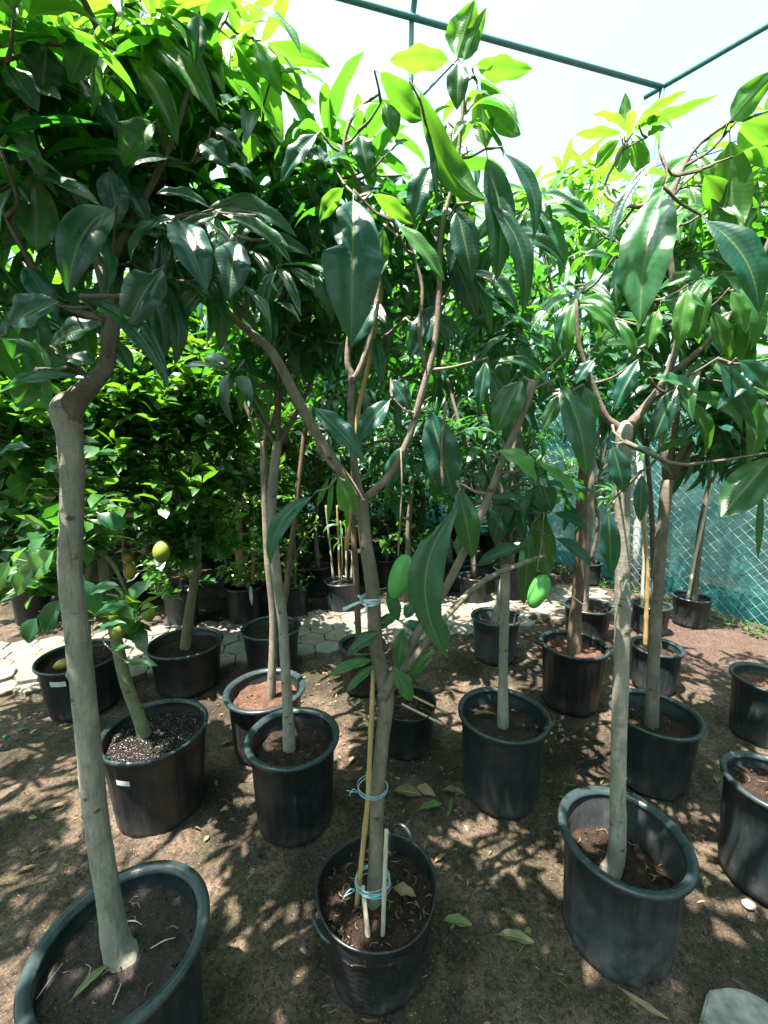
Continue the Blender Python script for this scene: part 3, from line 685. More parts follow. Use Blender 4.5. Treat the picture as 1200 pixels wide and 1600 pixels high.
m2b = px([(550, 596), (565, 570), (585, 500), (592, 400), (565, 300), (538, 240), (552, 180), (590, 148)], 1.04); q2b = tube(bb, m2b, [.008, .0075, .007, .006, .005, .0045, .004, .003], 10, 4, .04, 10)
m3 = px([(572, 778), (610, 740), (640, 680), (660, 610), (678, 545), (686, 460), (690, 360), (712, 270), (722, 180), (727, 105)], 1.0); q3 = tube(bb, m3, [.0105, .0085, .008, .0075, .007, .006, .005, .0045, .004, .004], 12, 4, .05, 11, knots=[(.16, 1, .008, .3)])
m3b = px([(668, 585), (655, 520), (660, 450), (640, 380)], 1.02); q3b = tube(bb, m3b, [.006, .005, .004, .003], 8, 4)
m4 = px([(598, 1090), (640, 1010, .99), (690, 930, .93), (722, 868, .90), (758, 790, .88), (785, 720, .87), (815, 650, .86), (833, 596, .85)], 1.0); q4 = tube(bb, m4, [.0150, .011, .0095, .0088, .0082, .0076, .007, .0085], 14, 4, .07, 12, knots=[(.2, 1, .009, .35), (.33, 3, .009, .35), (.42, 5, .008, .35)])
m5 = px([(606, 1082, 1.02), (660, 1010, 1.08), (700, 960, 1.15), (760, 905, 1.2), (850, 868, 1.25)], 1.05); q5 = tube(bb, m5, [.013, .0105, .009, .0085, .007], 12, 4, .06, 13)
stub = px([(735, 912, 1.17), (712, 900, 1.16), (680, 912, 1.15)], 1.1)
tube(bb, px([(692, 760, .98), (690, 700, .98), (697, 628, .98)], 1), [.0038, .0036, .0042], 8, 4, .1, 3)
# stalks that hang the fruit
tube(bb, px([(626, 700, .99), (628, 760, .97), (624, 830, .96), (622, 868, .95)], .97), [.0022, .002, .002, .0026], 6, 3)
tube(bb, px([(850, 800, 1.22), (846, 850, 1.2), (838, 893, 1.18)], 1.2), [.002, .0018, .002], 6, 3)
tube(bb, px([(833, 596, .85), (862, 572, .85), (885, 548, .86)], .85), [.003, .0025, .002], 6, 3)
tube(bb, px([(848, 846, 1.2), (862, 900, 1.2), (905, 940, 1.2), (915, 942, 1.2)], 1.2), [.0012, .001, .001, .0008], 5, 4)
heroB = [
 hero(552, 296, 549, 535, 98, .90, .86, droop=.55, up=.45, rag=.22, rnd=.95, wave=.05), hero(484, 632, 568, 722, 44, .92, .88, droop=.5, up=.55, rnd=.95), hero(494, 768, 424, 882, 32, .92, .88, droop=1.1, up=.4, ban=.10, young=.1),
 hero(613, 621, 558, 692, 38, .98, droop=.6, up=.4), hero(668, 632, 708, 778, 62, 1.0, droop=.3, up=.3), hero(716, 768, 700, 1028, 66, .80, .76, droop=.25, up=.35, ban=.16, rag=.25, wave=.07, young=.2),
 hero(714, 752, 738, 872, 46, .86, droop=.5, up=.4, young=.3, rag=.15), hero(818, 588, 775, 676, 52, .86, droop=.5, up=.4, young=.35, rag=.1), hero(872, 590, 914, 742, 50, .84, .80, droop=.6, up=.5, young=.2, ban=-.04),
 hero(912, 600, 930, 660, 26, .9, up=.4, young=.3), hero(772, 702, 836, 752, 46, .84, .80, droop=.9, up=.7, young=.85, rnd=.9), hero(836, 720, 906, 784, 32, .84, .80, droop=.5, up=.7, young=.8, rnd=.9),
 hero(884, 610, 848, 672, 26, .9, up=.4, young=.3), hero(640, 690, 602, 762, 34, 1.05, up=.3),
 hero(528, 738, 543, 825, 26, .96, droop=.2, up=.1, young=1, rag=.35, wave=.12, fold=.6), hero(538, 735, 560, 812, 17, .96, droop=.2, up=.1, young=1, wave=.12, fold=.6), hero(515, 745, 495, 792, 12, .97, droop=.3, up=.2, young=.9, fold=.6), hero(520, 740, 512, 820, 12, .97, droop=.3, up=.2, young=.9, fold=.6),
 hero(600, 985, 543, 1025, 32, .98, droop=.6, up=.6, young=.2), hero(590, 1030, 514, 1056, 27, .96, droop=.5, up=.65, young=.6), hero(592, 1036, 541, 1082, 21, .96, droop=.4, up=.6, young=.6), hero(612, 1042, 643, 1095, 36, .98, droop=.4, up=.5, young=.5),
 hero(632, 975, 622, 1046, 30, .98, droop=.5, up=.5, young=.3), hero(604, 918, 622, 970, 26, .98, droop=.5, up=.4, young=.2), hero(628, 972, 662, 990, 26, 1.0, droop=.6, up=.5, young=.2), hero(670, 950, 700, 1012, 30, 1.0, up=.4, young=.2), hero(632, 968, 652, 935, 24, 1.02, up=.4, young=.2), hero(640, 1060, 680, 1015, 22, 1.02, up=.4, young=.4),
 hero(625, 960, 585, 985, 26, 1.03, up=.5, young=.3),
 # top whorls against the sky
 hero(708, 99, 609, 96, 44, 1.0, droop=1.0, up=.9, young=.85, ban=.16, flip=-1), hero(712, 96, 742, 0, 56, 1.0, droop=.3, up=.1, young=.9, flip=-1, rag=.1), hero(722, 100, 760, 12, 26, 1.0, droop=.4, up=.2, young=.8, flip=-1), hero(738, 104, 831, 110, 40, 1.0, droop=1.1, up=.8, young=.6, ban=-.2, flip=-1),
 hero(716, 92, 714, 172, 34, .98, droop=.4, up=.2, young=.1, rnd=.05), hero(742, 118, 812, 212, 42, 1.0, droop=1.0, up=.7, young=.5, ban=-.18, flip=-1), hero(738, 163, 812, 200, 36, 1.0, droop=.9, up=.7, rnd=.8), hero(745, 130, 760, 232, 34, 1.05, up=.2, young=.8, flip=-1),
 hero(585, 110, 664, 184, 46, .95, droop=.8, up=.6, young=.6, ban=-.15, flip=-1), hero(640, 126, 757, 312, 50, .92, .88, droop=.8, up=.5, young=.7, ban=-.16, flip=-1), hero(665, 190, 682, 330, 14, .95, droop=.3, up=.8), hero(674, 255, 643, 348, 42, .98, droop=.6, up=.4, rnd=.95),
 hero(712, 320, 738, 440, 44, .97, droop=.6, up=.35, rnd=.3), hero(785, 230, 832, 378, 24, .98, droop=.5, up=.5, ban=-.12, rnd=.9), hero(760, 232, 776, 440, 46, 1.0, droop=.5, up=.3, ban=-.06, rnd=.2), hero(764, 308, 816, 492, 32, .98, droop=.7, up=.4, ban=-.1, rnd=.4),
 hero(615, 345, 694, 440, 30, .92, droop=.5, up=.5, young=.7, rnd=.9), hero(578, 302, 646, 350, 32, .94, droop=.8, up=.6, young=.95, ban=-.1, flip=-1), hero(600, 350, 588, 435, 32, .98, droop=.3, up=.1, young=1, flip=-1), hero(540, 290, 500, 345, 28, .98, droop=.5, up=.5, young=.8, flip=-1),
 hero(590, 470, 545, 545, 38, .98, droop=.4, up=.4, rag=.2), hero(520, 260, 470, 235, 30, 1.0, up=.5, rnd=.9), hero(500, 205, 440, 285, 34, 1.0, up=.5, rnd=.9), hero(600, 245, 640, 220, 32, 1.0, up=.6, young=.3), hero(700, 190, 690, 260, 30, 1.0, up=.3),
 hero(560, 205, 575, 275, 34, 1.02, up=.3), hero(690, 470, 640, 560, 42, 1.05, up=.4, rnd=.7), hero(610, 590, 640, 640, 30, 1.0, up=.4), hero(700, 380, 745, 500, 42, 1.1, up=.3, rnd=.1), hero(760, 560, 748, 640, 26, 1.0, up=.4, rnd=.6), hero(595, 160, 540, 195, 26, .98, up=.6, young=.4, rag=.4), hero(600, 160, 618, 215, 30, .98, up=.5, young=.5)]
heroB += hanging(450, 850, 215, 590, 25, 1.08, 1.4, 62, .15, lambda x, y: y > 300 or x < 770)+hanging(400, 520, 300, 480, 6, 1.1, 1.4, 63, .05)
sp, tips = add_whorls([(560, 260, 1.15, 90, 60, .15, 8, .4), (690, 320, 1.15, 60, 90, .12, 7, .4), (430, 330, 1.3, 70, 70, .15, 8, .1), (480, 260, 1.2, 60, 60, .1, 5, .2), (640, 450, 1.28, 110, 90, .12, 11, .15), (600, 540, 1.42, 100, 70, .12, 10, .1), (480, 470, 1.38, 80, 80, .15, 11, .1), (780, 470, 1.42, 80, 80, .15, 11, .15), (740, 350, 1.4, 60, 60, .12, 5, .5), (340, 430, 1.15, 40, 40, .08, 2, .1),
                       (735, 160, 1.02, 24, 26, .03, 1, .8), (700, 300, 1.1, 30, 30, .08, 1, .3)], .18, 1.1, (5, 8))
grow(bb, q1[12:]+q2[8:]+q2b[6:]+q3[10:]+q3b[3:]+q4[6:]+q5[5:]+CB[40:], tips+[Vector(h[0:3]) for h in heroB], seed=2)
finish_tree(root, tb, bb, sp, 'bark', 'mango_leaf', 9, 4, heroes=heroB)
def mango_fruit(c, ht, wd, tilt, parent, lab=None):
    mb = MB(); prof = []
    for i in range(19):
        s = i/18; a = s*math.pi; r = math.sin(a)**.92*(wd/2)*(1+.12*math.cos(a)); prof.append((max(r, .0003), ht/2*math.cos(a)))
    lathe(mb, prof, 32, mod=lambda q, z, a, i: (q*(1+.05*math.cos(a)), z), m=0)
    V = [((x+.12*wd*math.sin((z/ht)*3.0), y*.86, z)) for x, y, z in mb.V]; mb.V = V
    o = mb.build('mango_fruit', M['mango'], parent); o.location = Vector(c)-parent.location; o.rotation_euler = (0, tilt, .4)
    return o
mango_fruit(PY(625, 901, .95), .108, .056, R(8), rootB); mango_fruit(PY(841, 924, 1.17), .104, .060, R(14), rootB)
mb = MB()      # white tie round the stem
tc = PY(579, 937, 1.02)
for dz in (-.005, 0, .005): tube(mb, [tc+Vector((.0245*math.cos(a), .0245*math.sin(a), dz+.002*math.sin(a*2+dz*900))) for a in np.linspace(0, 6.28, 15)], [.0034]*15, 5, 1, smoothpath=True)
tube(mb, [tc+Vector((-.022, -.012, 0)), tc+Vector((-.04, -.02, -.004)), tc+Vector((-.068, -.02, -.018))], [.003, .004, .005], 4, 3)
tube(mb, [tc+Vector((-.022, -.014, 0)), tc+Vector((-.024, -.026, .014)), tc+Vector((-.030, -.03, .022))], [.003, .004, .003], 4, 3)
tube(mb, [tc+Vector((-.012, -.022, 0)), tc+Vector((-.010, -.03, -.012)), tc+Vector((-.012, -.03, -.024))], [.003, .004, .003], 4, 3)
tg = mb.build('fabric_tie', M['tie'], None, origin=tc); tg.location = tc; tag(tg, 'pale strip of cloth knotted round the forked trunk at mid height', 'tie')

def cane_thing(pts, r, mt, label, nodes=5, name='bamboo_cane'):
    """a bamboo cane with raised joints"""
    P0 = Vector(pts[0]); mb = MB(); P = [Vector(q) for q in pts]; C = []; rr = []
    n = nodes*6
    for i in range(n+1):
        s = i/n; k = s*(len(P)-1); j = min(int(k), len(P)-2); q = P[j].lerp(P[j+1], k-j); C.append(q-P0)
        rr.append(r*(1.16 if i % 6 == 3 else 1.0)*(1-.15*s))
    tube(mb, C, rr, 12, 1, .02, 3); o = mb.build(name, M[mt], None); o.location = P0; tag(o, label, 'cane', 'bamboo canes'); return o
cane_thing([PY(557, 1418, 1.0), PY(575, 1250, .99), PY(581, 1100, 1.0), PY(584, 1040, 1.04)], .0072, 'bamboo', 'long yellow bamboo cane tied along the left side of the forked trunk', 6)
cane_thing([PY(597, 1500, .925), PY(600, 1400, .95), PY(604, 1296, .98)], .0066, 'bamboo_grey', 'short weathered cane standing upright at the right of the forked trunk', 3)
cane_thing([PY(577, 1480, .925), PY(567, 1385, .97)], .0072, 'bamboo_grey', 'stubby weathered cane leaning on the foot of the forked trunk', 2)
cane_thing([PY(541, 860, 1.22), PY(560, 640, 1.22), PY(582, 540, 1.22), PY(598, 440, 1.22)], .0075, 'bamboo', 'tall yellow cane rising behind the fork of the middle tree', 6)
def twine(c, r, n, label, ends=True, dz=.004):
    mb = MB()
    for k in range(n):
        ph = random.random()*6; rr = r*random.uniform(.97, 1.06)
        tube(mb, [Vector((rr*1.25*math.cos(a)-.006, rr*math.sin(a), k*dz-.003+.006*math.sin(a+ph))) for a in np.linspace(0, 6.283, 19)], [.0011]*19, 5, 1)
    if ends:
        for k in range(3): tube(mb, [(-r*1.4, -r*.5, 0), (-r*1.8, -r*.8, random.uniform(-.01, .02)), (-r*(2+random.random()), -r, random.uniform(-.02, .02))], [.001, .001, .0008], 5, 3)
    o = mb.build('twine', M['twine'], None); o.location = c; tag(o, label, 'string', 'twine ties'); return o
twine(PY(586, 1380, .985), .038, 6, 'tangle of pale blue twine binding three canes to the foot of the forked trunk')
twine(PY(586, 1230, 1.01), .032, 3, 'thin twine loop holding the yellow cane to the forked trunk')

# --- front right tree ---------------------------------------------------------
Cc = POTS['C']; base = Vector((.678, 1.085, Cc[4]))
root = start_tree('mango_tree', 'front right tree with straight pale trunk growing from the dusty pot with a notched foot', 'tree', base, MANGO)
tb = MB(); tp = [base+Vector((0, 0, -.02))]+px([(963, 1335), (966, 1230), (968, 1120), (972, 1000), (973, 880), (973, 780), (974, 700), (976, 676), (977, 664), (978, 658)], 1.09)
CT = tube(tb, tp, [.031, .0240, .0210, .0208, .0200, .0188, .0183, .0190, .0205, .015, .006], 40, 16, .045, 17,
          knots=[(.24, 4.5, .011, .25), (.36, 5.2, .012, .2), (.55, 4.2, .012, .3), (.66, 5.0, .011, .25), (.82, 4.7, .010, .2), (.95, 4.0, .012, .25), (.46, 3.8, .009, .25)])
bb = MB(); r1 = px([(974, 720), (980, 672), (1005, 640), (1040, 590), (1060, 520), (1050, 430), (1045, 330), (1080, 240), (1140, 190)], 1.1); Q1 = tube(bb, r1, [.012, .0145, .0105, .009, .008, .007, .006, .0045, .003], 12, 4, .05, 18)
r2 = px([(973, 715), (966, 672), (945, 650), (925, 600), (905, 540), (900, 470)], 1.1); Q2 = tube(bb, r2, [.012, .013, .0095, .008, .006, .004], 12, 4, .05, 19)
r3 = px([(1040, 590), (1100, 540), (1160, 470), (1200, 380), (1230, 300)], 1.1); Q3 = tube(bb, r3, [.008, .007, .006, .005, .004], 10, 4)
r4 = px([(1045, 335), (1000, 300), (960, 250), (985, 210)], 1.15); Q4 = tube(bb, [r1[6], PY(1025, 320, 1.15), PY(970, 320, 1.3), PY(945, 290, 1.4), PY(985, 212, 1.4)], [.006, .005, .0045, .004, .003], 8, 4)
heroC = [
 hero(1036, 290, 1000, 508, 76, .92, .86, droop=.6, up=.45, young=.35, rnd=.95, ban=.03), hero(1032, 238, 955, 382, 24, .95, droop=.4, up=.6, rnd=.9, ban=.08), hero(1095, 336, 1184, 490, 52, .92, .88, droop=.6, up=.5, ban=-.06, rnd=.7),
 hero(1140, 204, 1146, 378, 54, 1.0, droop=.3, up=.1, young=.75, flip=-1), hero(1095, 265, 1160, 378, 44, 1.02, droop=.5, up=.3, young=.75, flip=-1), hero(1138, 192, 1215, 108, 42, 1.0, droop=.4, up=.2, young=.7, flip=-1), hero(1145, 245, 1230, 232, 30, 1.0, droop=.6, up=.7, young=.5),
 hero(1150, 190, 1240, 260, 60, 1.0, droop=.5, up=.3, young=.8, flip=-1), hero(1205, 560, 1120, 640, 30, 1.0, up=.4), hero(1215, 705, 1127, 808, 64, .92, droop=.3, up=.15, young=.45, flip=-1, rnd=.1), hero(1190, 756, 1184, 872, 11, .95, droop=.3, up=.3, young=.2),
 hero(976, 205, 977, 145, 18, 1.4, droop=.2, up=.1, young=.9, flip=-1), hero(976, 212, 900, 212, 24, 1.4, droop=1.0, up=.9, young=.9, ban=.15, flip=-1), hero(995, 190, 1075, 142, 24, 1.4, droop=.7, up=.7, young=.9, ban=-.12, flip=-1), hero(998, 195, 1122, 150, 26, 1.3, droop=.7, up=.7, young=.6, ban=-.15, flip=-1),
 hero(985, 215, 1010, 275, 26, 1.4, droop=.5, up=.3, young=.9, flip=-1), hero(972, 215, 930, 262, 24, 1.4, droop=.6, up=.4, young=.9, flip=-1), hero(1010, 215, 1040, 200, 24, 1.35, droop=.6, up=.5, young=.7), hero(980, 215, 968, 270, 22, 1.4, up=.3, young=.9, flip=-1),
 hero(1075, 445, 1060, 545, 30, 1.0, droop=.4, up=.4, young=.8), hero(1100, 430, 1090, 530, 28, 1.05, droop=.4, up=.4, young=.7), hero(1030, 480, 1012, 545, 24, 1.05, droop=.4, up=.4, young=.8), hero(1110, 480, 1140, 560, 28, 1.05, droop=.4, up=.4, young=.6), hero(1140, 450, 1165, 520, 26, 1.0, droop=.5, up=.5, young=.7),
 hero(975, 690, 1050, 745, 22, 1.0, droop=.6, up=.6, rnd=.7), hero(955, 690, 975, 770, 34, 1.0, droop=.5, up=.4, rnd=.5), hero(950, 790, 955, 900, 34, 1.02, droop=.4, up=.35, rnd=.5, rag=.1), hero(1003, 735, 1000, 815, 24, 1.0, droop=.6, up=.4), hero(1000, 560, 960, 640, 30, 1.05, up=.4),
 hero(1015, 590, 1090, 610, 30, 1.0, up=.5, rnd=.9, young=.3), hero(1120, 560, 1180, 670, 36, 1.0, up=.4, rnd=.2), hero(1060, 600, 1020, 690, 36, 1.05, up=.3, rnd=.1), hero(1150, 560, 1200, 610, 34, .95, up=.4), hero(930, 560, 900, 600, 26, 1.05, up=.5, rnd=.8), hero(960, 400, 985, 470, 30, 1.1, up=.4), hero(900, 470, 870, 540, 30, 1.15, up=.4)]
heroC += hanging(890, 1200, 300, 620, 26, 1.05, 1.35, 64, .35)+hanging(1040, 1200, 230, 330, 7, 1.05, 1.3, 65, .7)
sp, tips = add_whorls([(1100, 330, 1.3, 110, 100, .2, 10, .75), (1050, 470, 1.3, 110, 70, .15, 9, .6), (1140, 540, 1.25, 80, 80, .15, 7, .35), (960, 420, 1.35, 80, 70, .15, 5, .5), (920, 560, 1.25, 60, 70, .12, 5, .15), (1200, 250, 1.2, 60, 120, .15, 6, .8),
                       (985, 212, 1.4, 8, 8, .02, 1, .95), (1300, 420, 1.2, 110, 200, .25, 10, .4), (1000, 620, 1.3, 90, 50, .1, 5, .1), (1130, 640, 1.3, 60, 50, .1, 7, .1), (1190, 690, 1.3, 40, 50, .1, 5, .1)], .17, 1.1, (6, 9))
grow(bb, Q1[6:]+Q2[6:]+Q3[2:]+Q4[4:], tips+[Vector(h[0:3]) for h in heroC], seed=3)
finish_tree(root, tb, bb, sp, 'bark_pale', 'mango_leaf', 9, 4, bm='bark_dark', heroes=heroC)
# unseen tree added beside the camera so its crown shades the front right pot
root = start_tree('mango_tree', 'unseen spreading mango tree added for shade, close beside the camera on the right', 'tree', (1.15, -.25, .3), MANGO)
tb = MB(); tube(tb, [(1.15, -.25, 0), (1.17, -.25, .8), (1.15, -.22, 1.3), (1.12, -.2, 1.8)], [.03, .026, .023, .02], 14, 6, .05, 5); bb = MB(); sp = []; tips = []; nodes = [Vector((1.12, -.2, 1.8))]
for c_, r_, n_ in [((.58, .42, 2.5), .35, 21), ((1.05, .45, 2.55), .3, 14), ((1.15, -.1, 2.35), .35, 16)]:
    a_, b_ = sphere_whorls(c_, r_, n_, .25); sp += a_; tips += b_; C_ = tube(bb, [nodes[0], nodes[0].lerp(Vector(c_), .5)+Vector((.08, -.05, .06)), Vector(c_)], [.014, .010, .006], 8, 4); nodes += C_[3:]
grow(bb, nodes, tips, seed=8); finish_tree(root, tb, bb, sp, 'bark', 'mango_leaf', 7, 2)

# --- mid-distance mango trees -------------------------------------------------
def mid_mango(key, label, pts, radii, lobes, ln=.18, bark_m='bark', forks=3, seed=1, nu=8, Y=None, base=None, asp=.215, nl=(6, 10), knots=(), heroes=()):
    random.seed(seed*13+1); P = POTS[key]; Y = Y or P[1]
    tp = px(pts, Y)
    if tp[0].z > P[4]-.01: tp = [Vector((tp[0].x, tp[0].y, P[4]-.02))]+tp; radii = [radii[0]*1.12]+list(radii)
    b0 = Vector((tp[0].x, tp[0].y, P[4])); root = start_tree('mango_tree', label, 'tree', b0, MANGO)
    tb = MB(); tube(tb, tp, radii, 18, 8, .05, seed, knots=knots)
    bb = MB(); nodes = [tp[-1]]
    for (x, y, Yl, rx, ry, rY, n, yg) in lobes:
        c = PY(x, y, Yl); m_ = tp[-1].lerp(c, .5)+Vector((random.uniform(-.06, .06), random.uniform(-.06, .06), .02))
        C = tube(bb, [tp[-1]-Vector((0, 0, .02)), m_, c], [radii[-1]*.62, radii[-1]*.45, .006], 10, 5, .05, seed+3); nodes += C[3:]
    sp, tips = add_whorls(lobes, ln, 1.15, nl, asp); sp += list(heroes)
    grow(bb, nodes, tips+[Vector(h[0:3]) for h in heroes], seed=seed, rmax=.007)
    finish_tree(root, tb, bb, sp, bark_m, 'mango_leaf', nu, 2, bm='bark_dark'); return root
mid_mango('E', 'slender tree with a faint kink in its pale stem, rising from the shiny-rimmed pot', [(452, 1172), (449, 1100), (444, 1010), (441, 962), (432, 900), (425, 800), (427, 750), (434, 690)], [.026, .0205, .0188, .0195, .0185, .0175, .0175, .016],
          [(400, 400, 1.55, 110, 110, .25, 22, .15), (500, 520, 1.6, 70, 90, .2, 16, .1), (380, 560, 1.5, 60, 60, .15, 6, .1), (470, 330, 1.5, 90, 80, .2, 10, .3)], .19, 'bark_pale', seed=2,
          knots=[(.2, 4.4, .01, .25), (.35, 5, .01, .3), (.5, 4.2, .012, .2)])
mid_mango('F', 'slender darker tree in the crumb-covered pot, its stem crossing close behind the paler one', [(424, 1085), (427, 1000), (426, 950), (418, 870), (413, 750), (411, 690)], [.024, .0195, .018, .017, .016, .015],
          [(430, 560, 2.05, 80, 90, .25, 16, .1), (340, 440, 2.0, 70, 90, .25, 8, .15), (480, 380, 2.1, 90, 110, .3, 18, .25)], .19, 'bark', seed=3)
mid_mango('G', 'dark-stemmed tree leaning right behind the two slender trunks', [(440, 985), (446, 930), (462, 800), (478, 660)], [.022, .020, .018, .016],
          [(520, 600, 2.6, 70, 90, .3, 18, .1), (560, 440, 2.7, 90, 90, .3, 18, .15), (600, 720, 2.7, 60, 70, .25, 12, .1)], .2, 'bark_brown', seed=4)
random.seed(5)
hk = [hero(740, 884, 832, 850, 34, 1.4, 1.35, droop=.5, up=.6, rnd=.4), hero(862, 838, 925, 885, 30, 1.35, droop=.7, up=.5, rnd=.5), hero(760, 780, 830, 782, 24, 1.4, droop=.6, up=.6, rnd=.8), hero(850, 760, 930, 770, 24, 1.4, droop=.6, up=.6, rnd=.95),
      hero(840, 740, 862, 800, 36, 1.45, up=.4, rnd=.5), hero(800, 760, 770, 845, 38, 1.5, up=.4, rnd=.3), hero(860, 800, 920, 828, 26, 1.4, up=.5, rnd=.6), hero(838, 800, 855, 905, 50, 1.45, up=.1, rnd=.1, young=.5, flip=-1), hero(830, 820, 818, 945, 34, 1.4, up=.1, rnd=.1, young=.3)]
mid_mango('K', 'low bushy tree on a straight stem in the tall bluish pot', [(786, 1140), (786, 1060), (788, 970), (790, 880)], [.026, .0195, .0190, .0195],
          [(790, 800, 1.62, 55, 45, .15, 6, .1), (860, 770, 1.6, 50, 50, .12, 5, .15), (745, 700, 1.75, 60, 60, .15, 6, .1), (830, 560, 1.8, 80, 80, .2, 16, .1), (770, 430, 1.85, 80, 80, .2, 15, .15), (690, 560, 1.85, 60, 70, .2, 10, .1)], .17, 'bark_pale', seed=6, heroes=hk)
mid_mango('M', 'tree with a short mossy knobbly stem in the pot of reddish soil', [(897, 1012), (899, 960), (905, 900), (908, 800), (915, 690)], [.040, .034, .031, .029, .025],
          [(890, 560, 2.2, 80, 80, .25, 14, .1), (850, 400, 2.2, 90, 100, .3, 17, .5), (960, 520, 2.3, 70, 80, .2, 12, .25)], .19, 'bark_brown', seed=7, knots=[(.1, 4.4, .02, .25), (.2, 5, .02, .2), (.28, 4, .018, .25), (.38, 4.8, .02, .2)])
mid_mango('N', 'tree with a grey stem at the end of the paved path', [(914, 945), (916, 880), (922, 800), (926, 700)], [.028, .027, .026, .022],
          [(940, 590, 3.1, 60, 70, .3, 8, .1), (1010, 480, 3.2, 80, 80, .3, 10, .5), (900, 320, 3.0, 90, 80, .3, 15, 1.0), (830, 330, 2.9, 50, 60, .2, 6, .9)], .22, 'bark', seed=8)
mid_mango('R', 'tree with a smooth straight stem leaning slightly right in the pot with deep inner rings', [(1018, 1130), (1021, 1040), (1026, 940), (1034, 840), (1043, 750)], [.028, .0240, .0228, .0225, .022],
          [(1080, 580, 1.7, 90, 80, .2, 10, .15), (1130, 400, 1.7, 90, 90, .25, 15, .8), (1150, 650, 1.75, 60, 45, .15, 9, .1), (1080, 680, 1.8, 50, 40, .12, 6, .1), (1010, 440, 1.75, 80, 80, .2, 8, .5), (1180, 560, 1.6, 70, 90, .2, 7, .2)], .18, 'bark', seed=9, knots=[(.2, 4.6, .014, .2), (.5, 4, .012, .2)])
mid_mango('O', 'thin dark-stemmed tree behind the front right trunk', [(1030, 1010), (1022, 920), (1018, 800), (1010, 700)], [.015, .014, .014, .012],
          [(1000, 600, 2.4, 60, 70, .2, 7, .1), (1060, 640, 2.4, 60, 50, .2, 5, .1), (960, 340, 2.3, 80, 70, .25, 13, 1.0), (1040, 400, 2.3, 70, 60, .2, 9, .8)], .2, 'bark_brown', seed=10)
mid_mango('Q', 'young tree with a forked grey stem against the chain-link fence', [(1084, 935), (1088, 890), (1096, 820), (1108, 760)], [.030, .027, .026, .020],
          [(1110, 690, 3.2, 50, 50, .25, 8, .15), (1160, 620, 3.2, 60, 60, .25, 12, .2), (1100, 320, 3.3, 110, 90, .35, 14, .9)], .2, 'bark_brown', seed=11)
mid_mango('L', 'sapling with a bare pale slanting stem in the sunlit pot', [(772, 975), (780, 940), (788, 890), (792, 800)], [.030, .026, .022, .015],
          [(790, 670, 2.85, 60, 80, .25, 14, .1), (760, 500, 2.9, 80, 90, .3, 18, .15), (700, 690, 2.9, 60, 80, .25, 12, .1)], .19, 'bark_pale', seed=12)
mid_mango('J2', 'tree whose thin dark stem rises behind the forked trunk', [(560, 990), (556, 900), (552, 800), (556, 700)], [.02, .018, .017, .014],
          [(560, 620, 2.4, 60, 70, .2, 14, .1), (620, 500, 2.4, 80, 80, .25, 18, .1), (700, 420, 2.3, 80, 80, .25, 15, .2), (650, 690, 2.4, 60, 50, .2, 9, .1)], .19, 'bark_brown', seed=13)
mid_mango('S', 'tree in the farther pot cut by the right edge of the view', [(1235, 1060), (1228, 900), (1215, 760)], [.028, .026, .022],
          [(1190, 640, 1.9, 70, 80, .2, 18, .15), (1230, 420, 2.0, 100, 110, .25, 11, .4), (1180, 300, 2.1, 70, 80, .25, 7, .8)], .18, 'bark', seed=14)
cane_thing([PY(1008, 1010, 2.38), PY(1012, 900, 2.38), PY(1003, 760, 2.4)], .012, 'bamboo', 'yellow bamboo cane standing between the two stems behind the front right trunk', 7)
cane_thing([PY(1074, 938, 3.36), PY(1086, 870, 3.38), PY(1112, 755, 3.4)], .013, 'bamboo_grey', 'pale stake leaning with the forked stem by the chain-link fence', 4)
cane_thing([PY(1003, 950, 3.25), PY(1006, 850, 3.28), PY(1012, 740, 3.3)], .013, 'bamboo_grey', 'thin pale cane in the small pot near the net fence', 5)
cane_thing([GP(700, 1115, .2), GP(640, 1085, .25)], .006, 'bamboo', 'cut yellow cane lying across the small tub behind the forked trunk', 3)
cane_thing([GP(692, 1132, .2), GP(628, 1100, .25)], .006, 'bamboo_grey', 'pale cut cane lying beside the yellow one in the small tub', 3)

# --- citrus trees ---------------------------------------------------------
CIT = 'potted citrus trees'
def citrus_specs(lobes, n, ln=.085, ygb=.3, rnd_=None):
    rnd_ = rnd_ or random; sp = []; tips = []
    wsum = sum(l[4]*l[5]*l[3]*1.0 for l in lobes)
    for (cx, cy, cz, rx, ry, rz) in lobes:
        k = max(6, int(n*rx*ry*rz/wsum/6)) if wsum else 10
        for i in range(k):
            while True:
                a, b, c = [rnd_.uniform(-1, 1) for _ in range(3)]; q = a*a+b*b+c*c
                if .12 < q < 1: break
            P = Vector((cx+a*rx, cy+b*ry, cz+c*rz)); tips.append(P); ax = Vector((a, b, c*.6+.5)).normalized()
            for j in range(rnd_.randint(5, 8)):
                s = j/7; d = Vector((rnd_.uniform(-1, 1), rnd_.uniform(-1, 1), rnd_.uniform(-.7, .8)))+ax*.6
                b0 = P-ax*(.14*s); nn = Vector((rnd_.uniform(-.6, .6), rnd_.uniform(-.6, .6), 1))
                l = ln*rnd_.uniform(.6, 1.25)
                sp.append(spec(b0, d, nn, l, l*rnd_.uniform(.42, .56), rnd_.uniform(.2, .9), rnd_.uniform(.1, .5), .04, 0, rnd_.uniform(-.6, .6), min(1, max(0, ygb+.35*c+rnd_.uniform(-.25, .3)))))
    return sp, tips
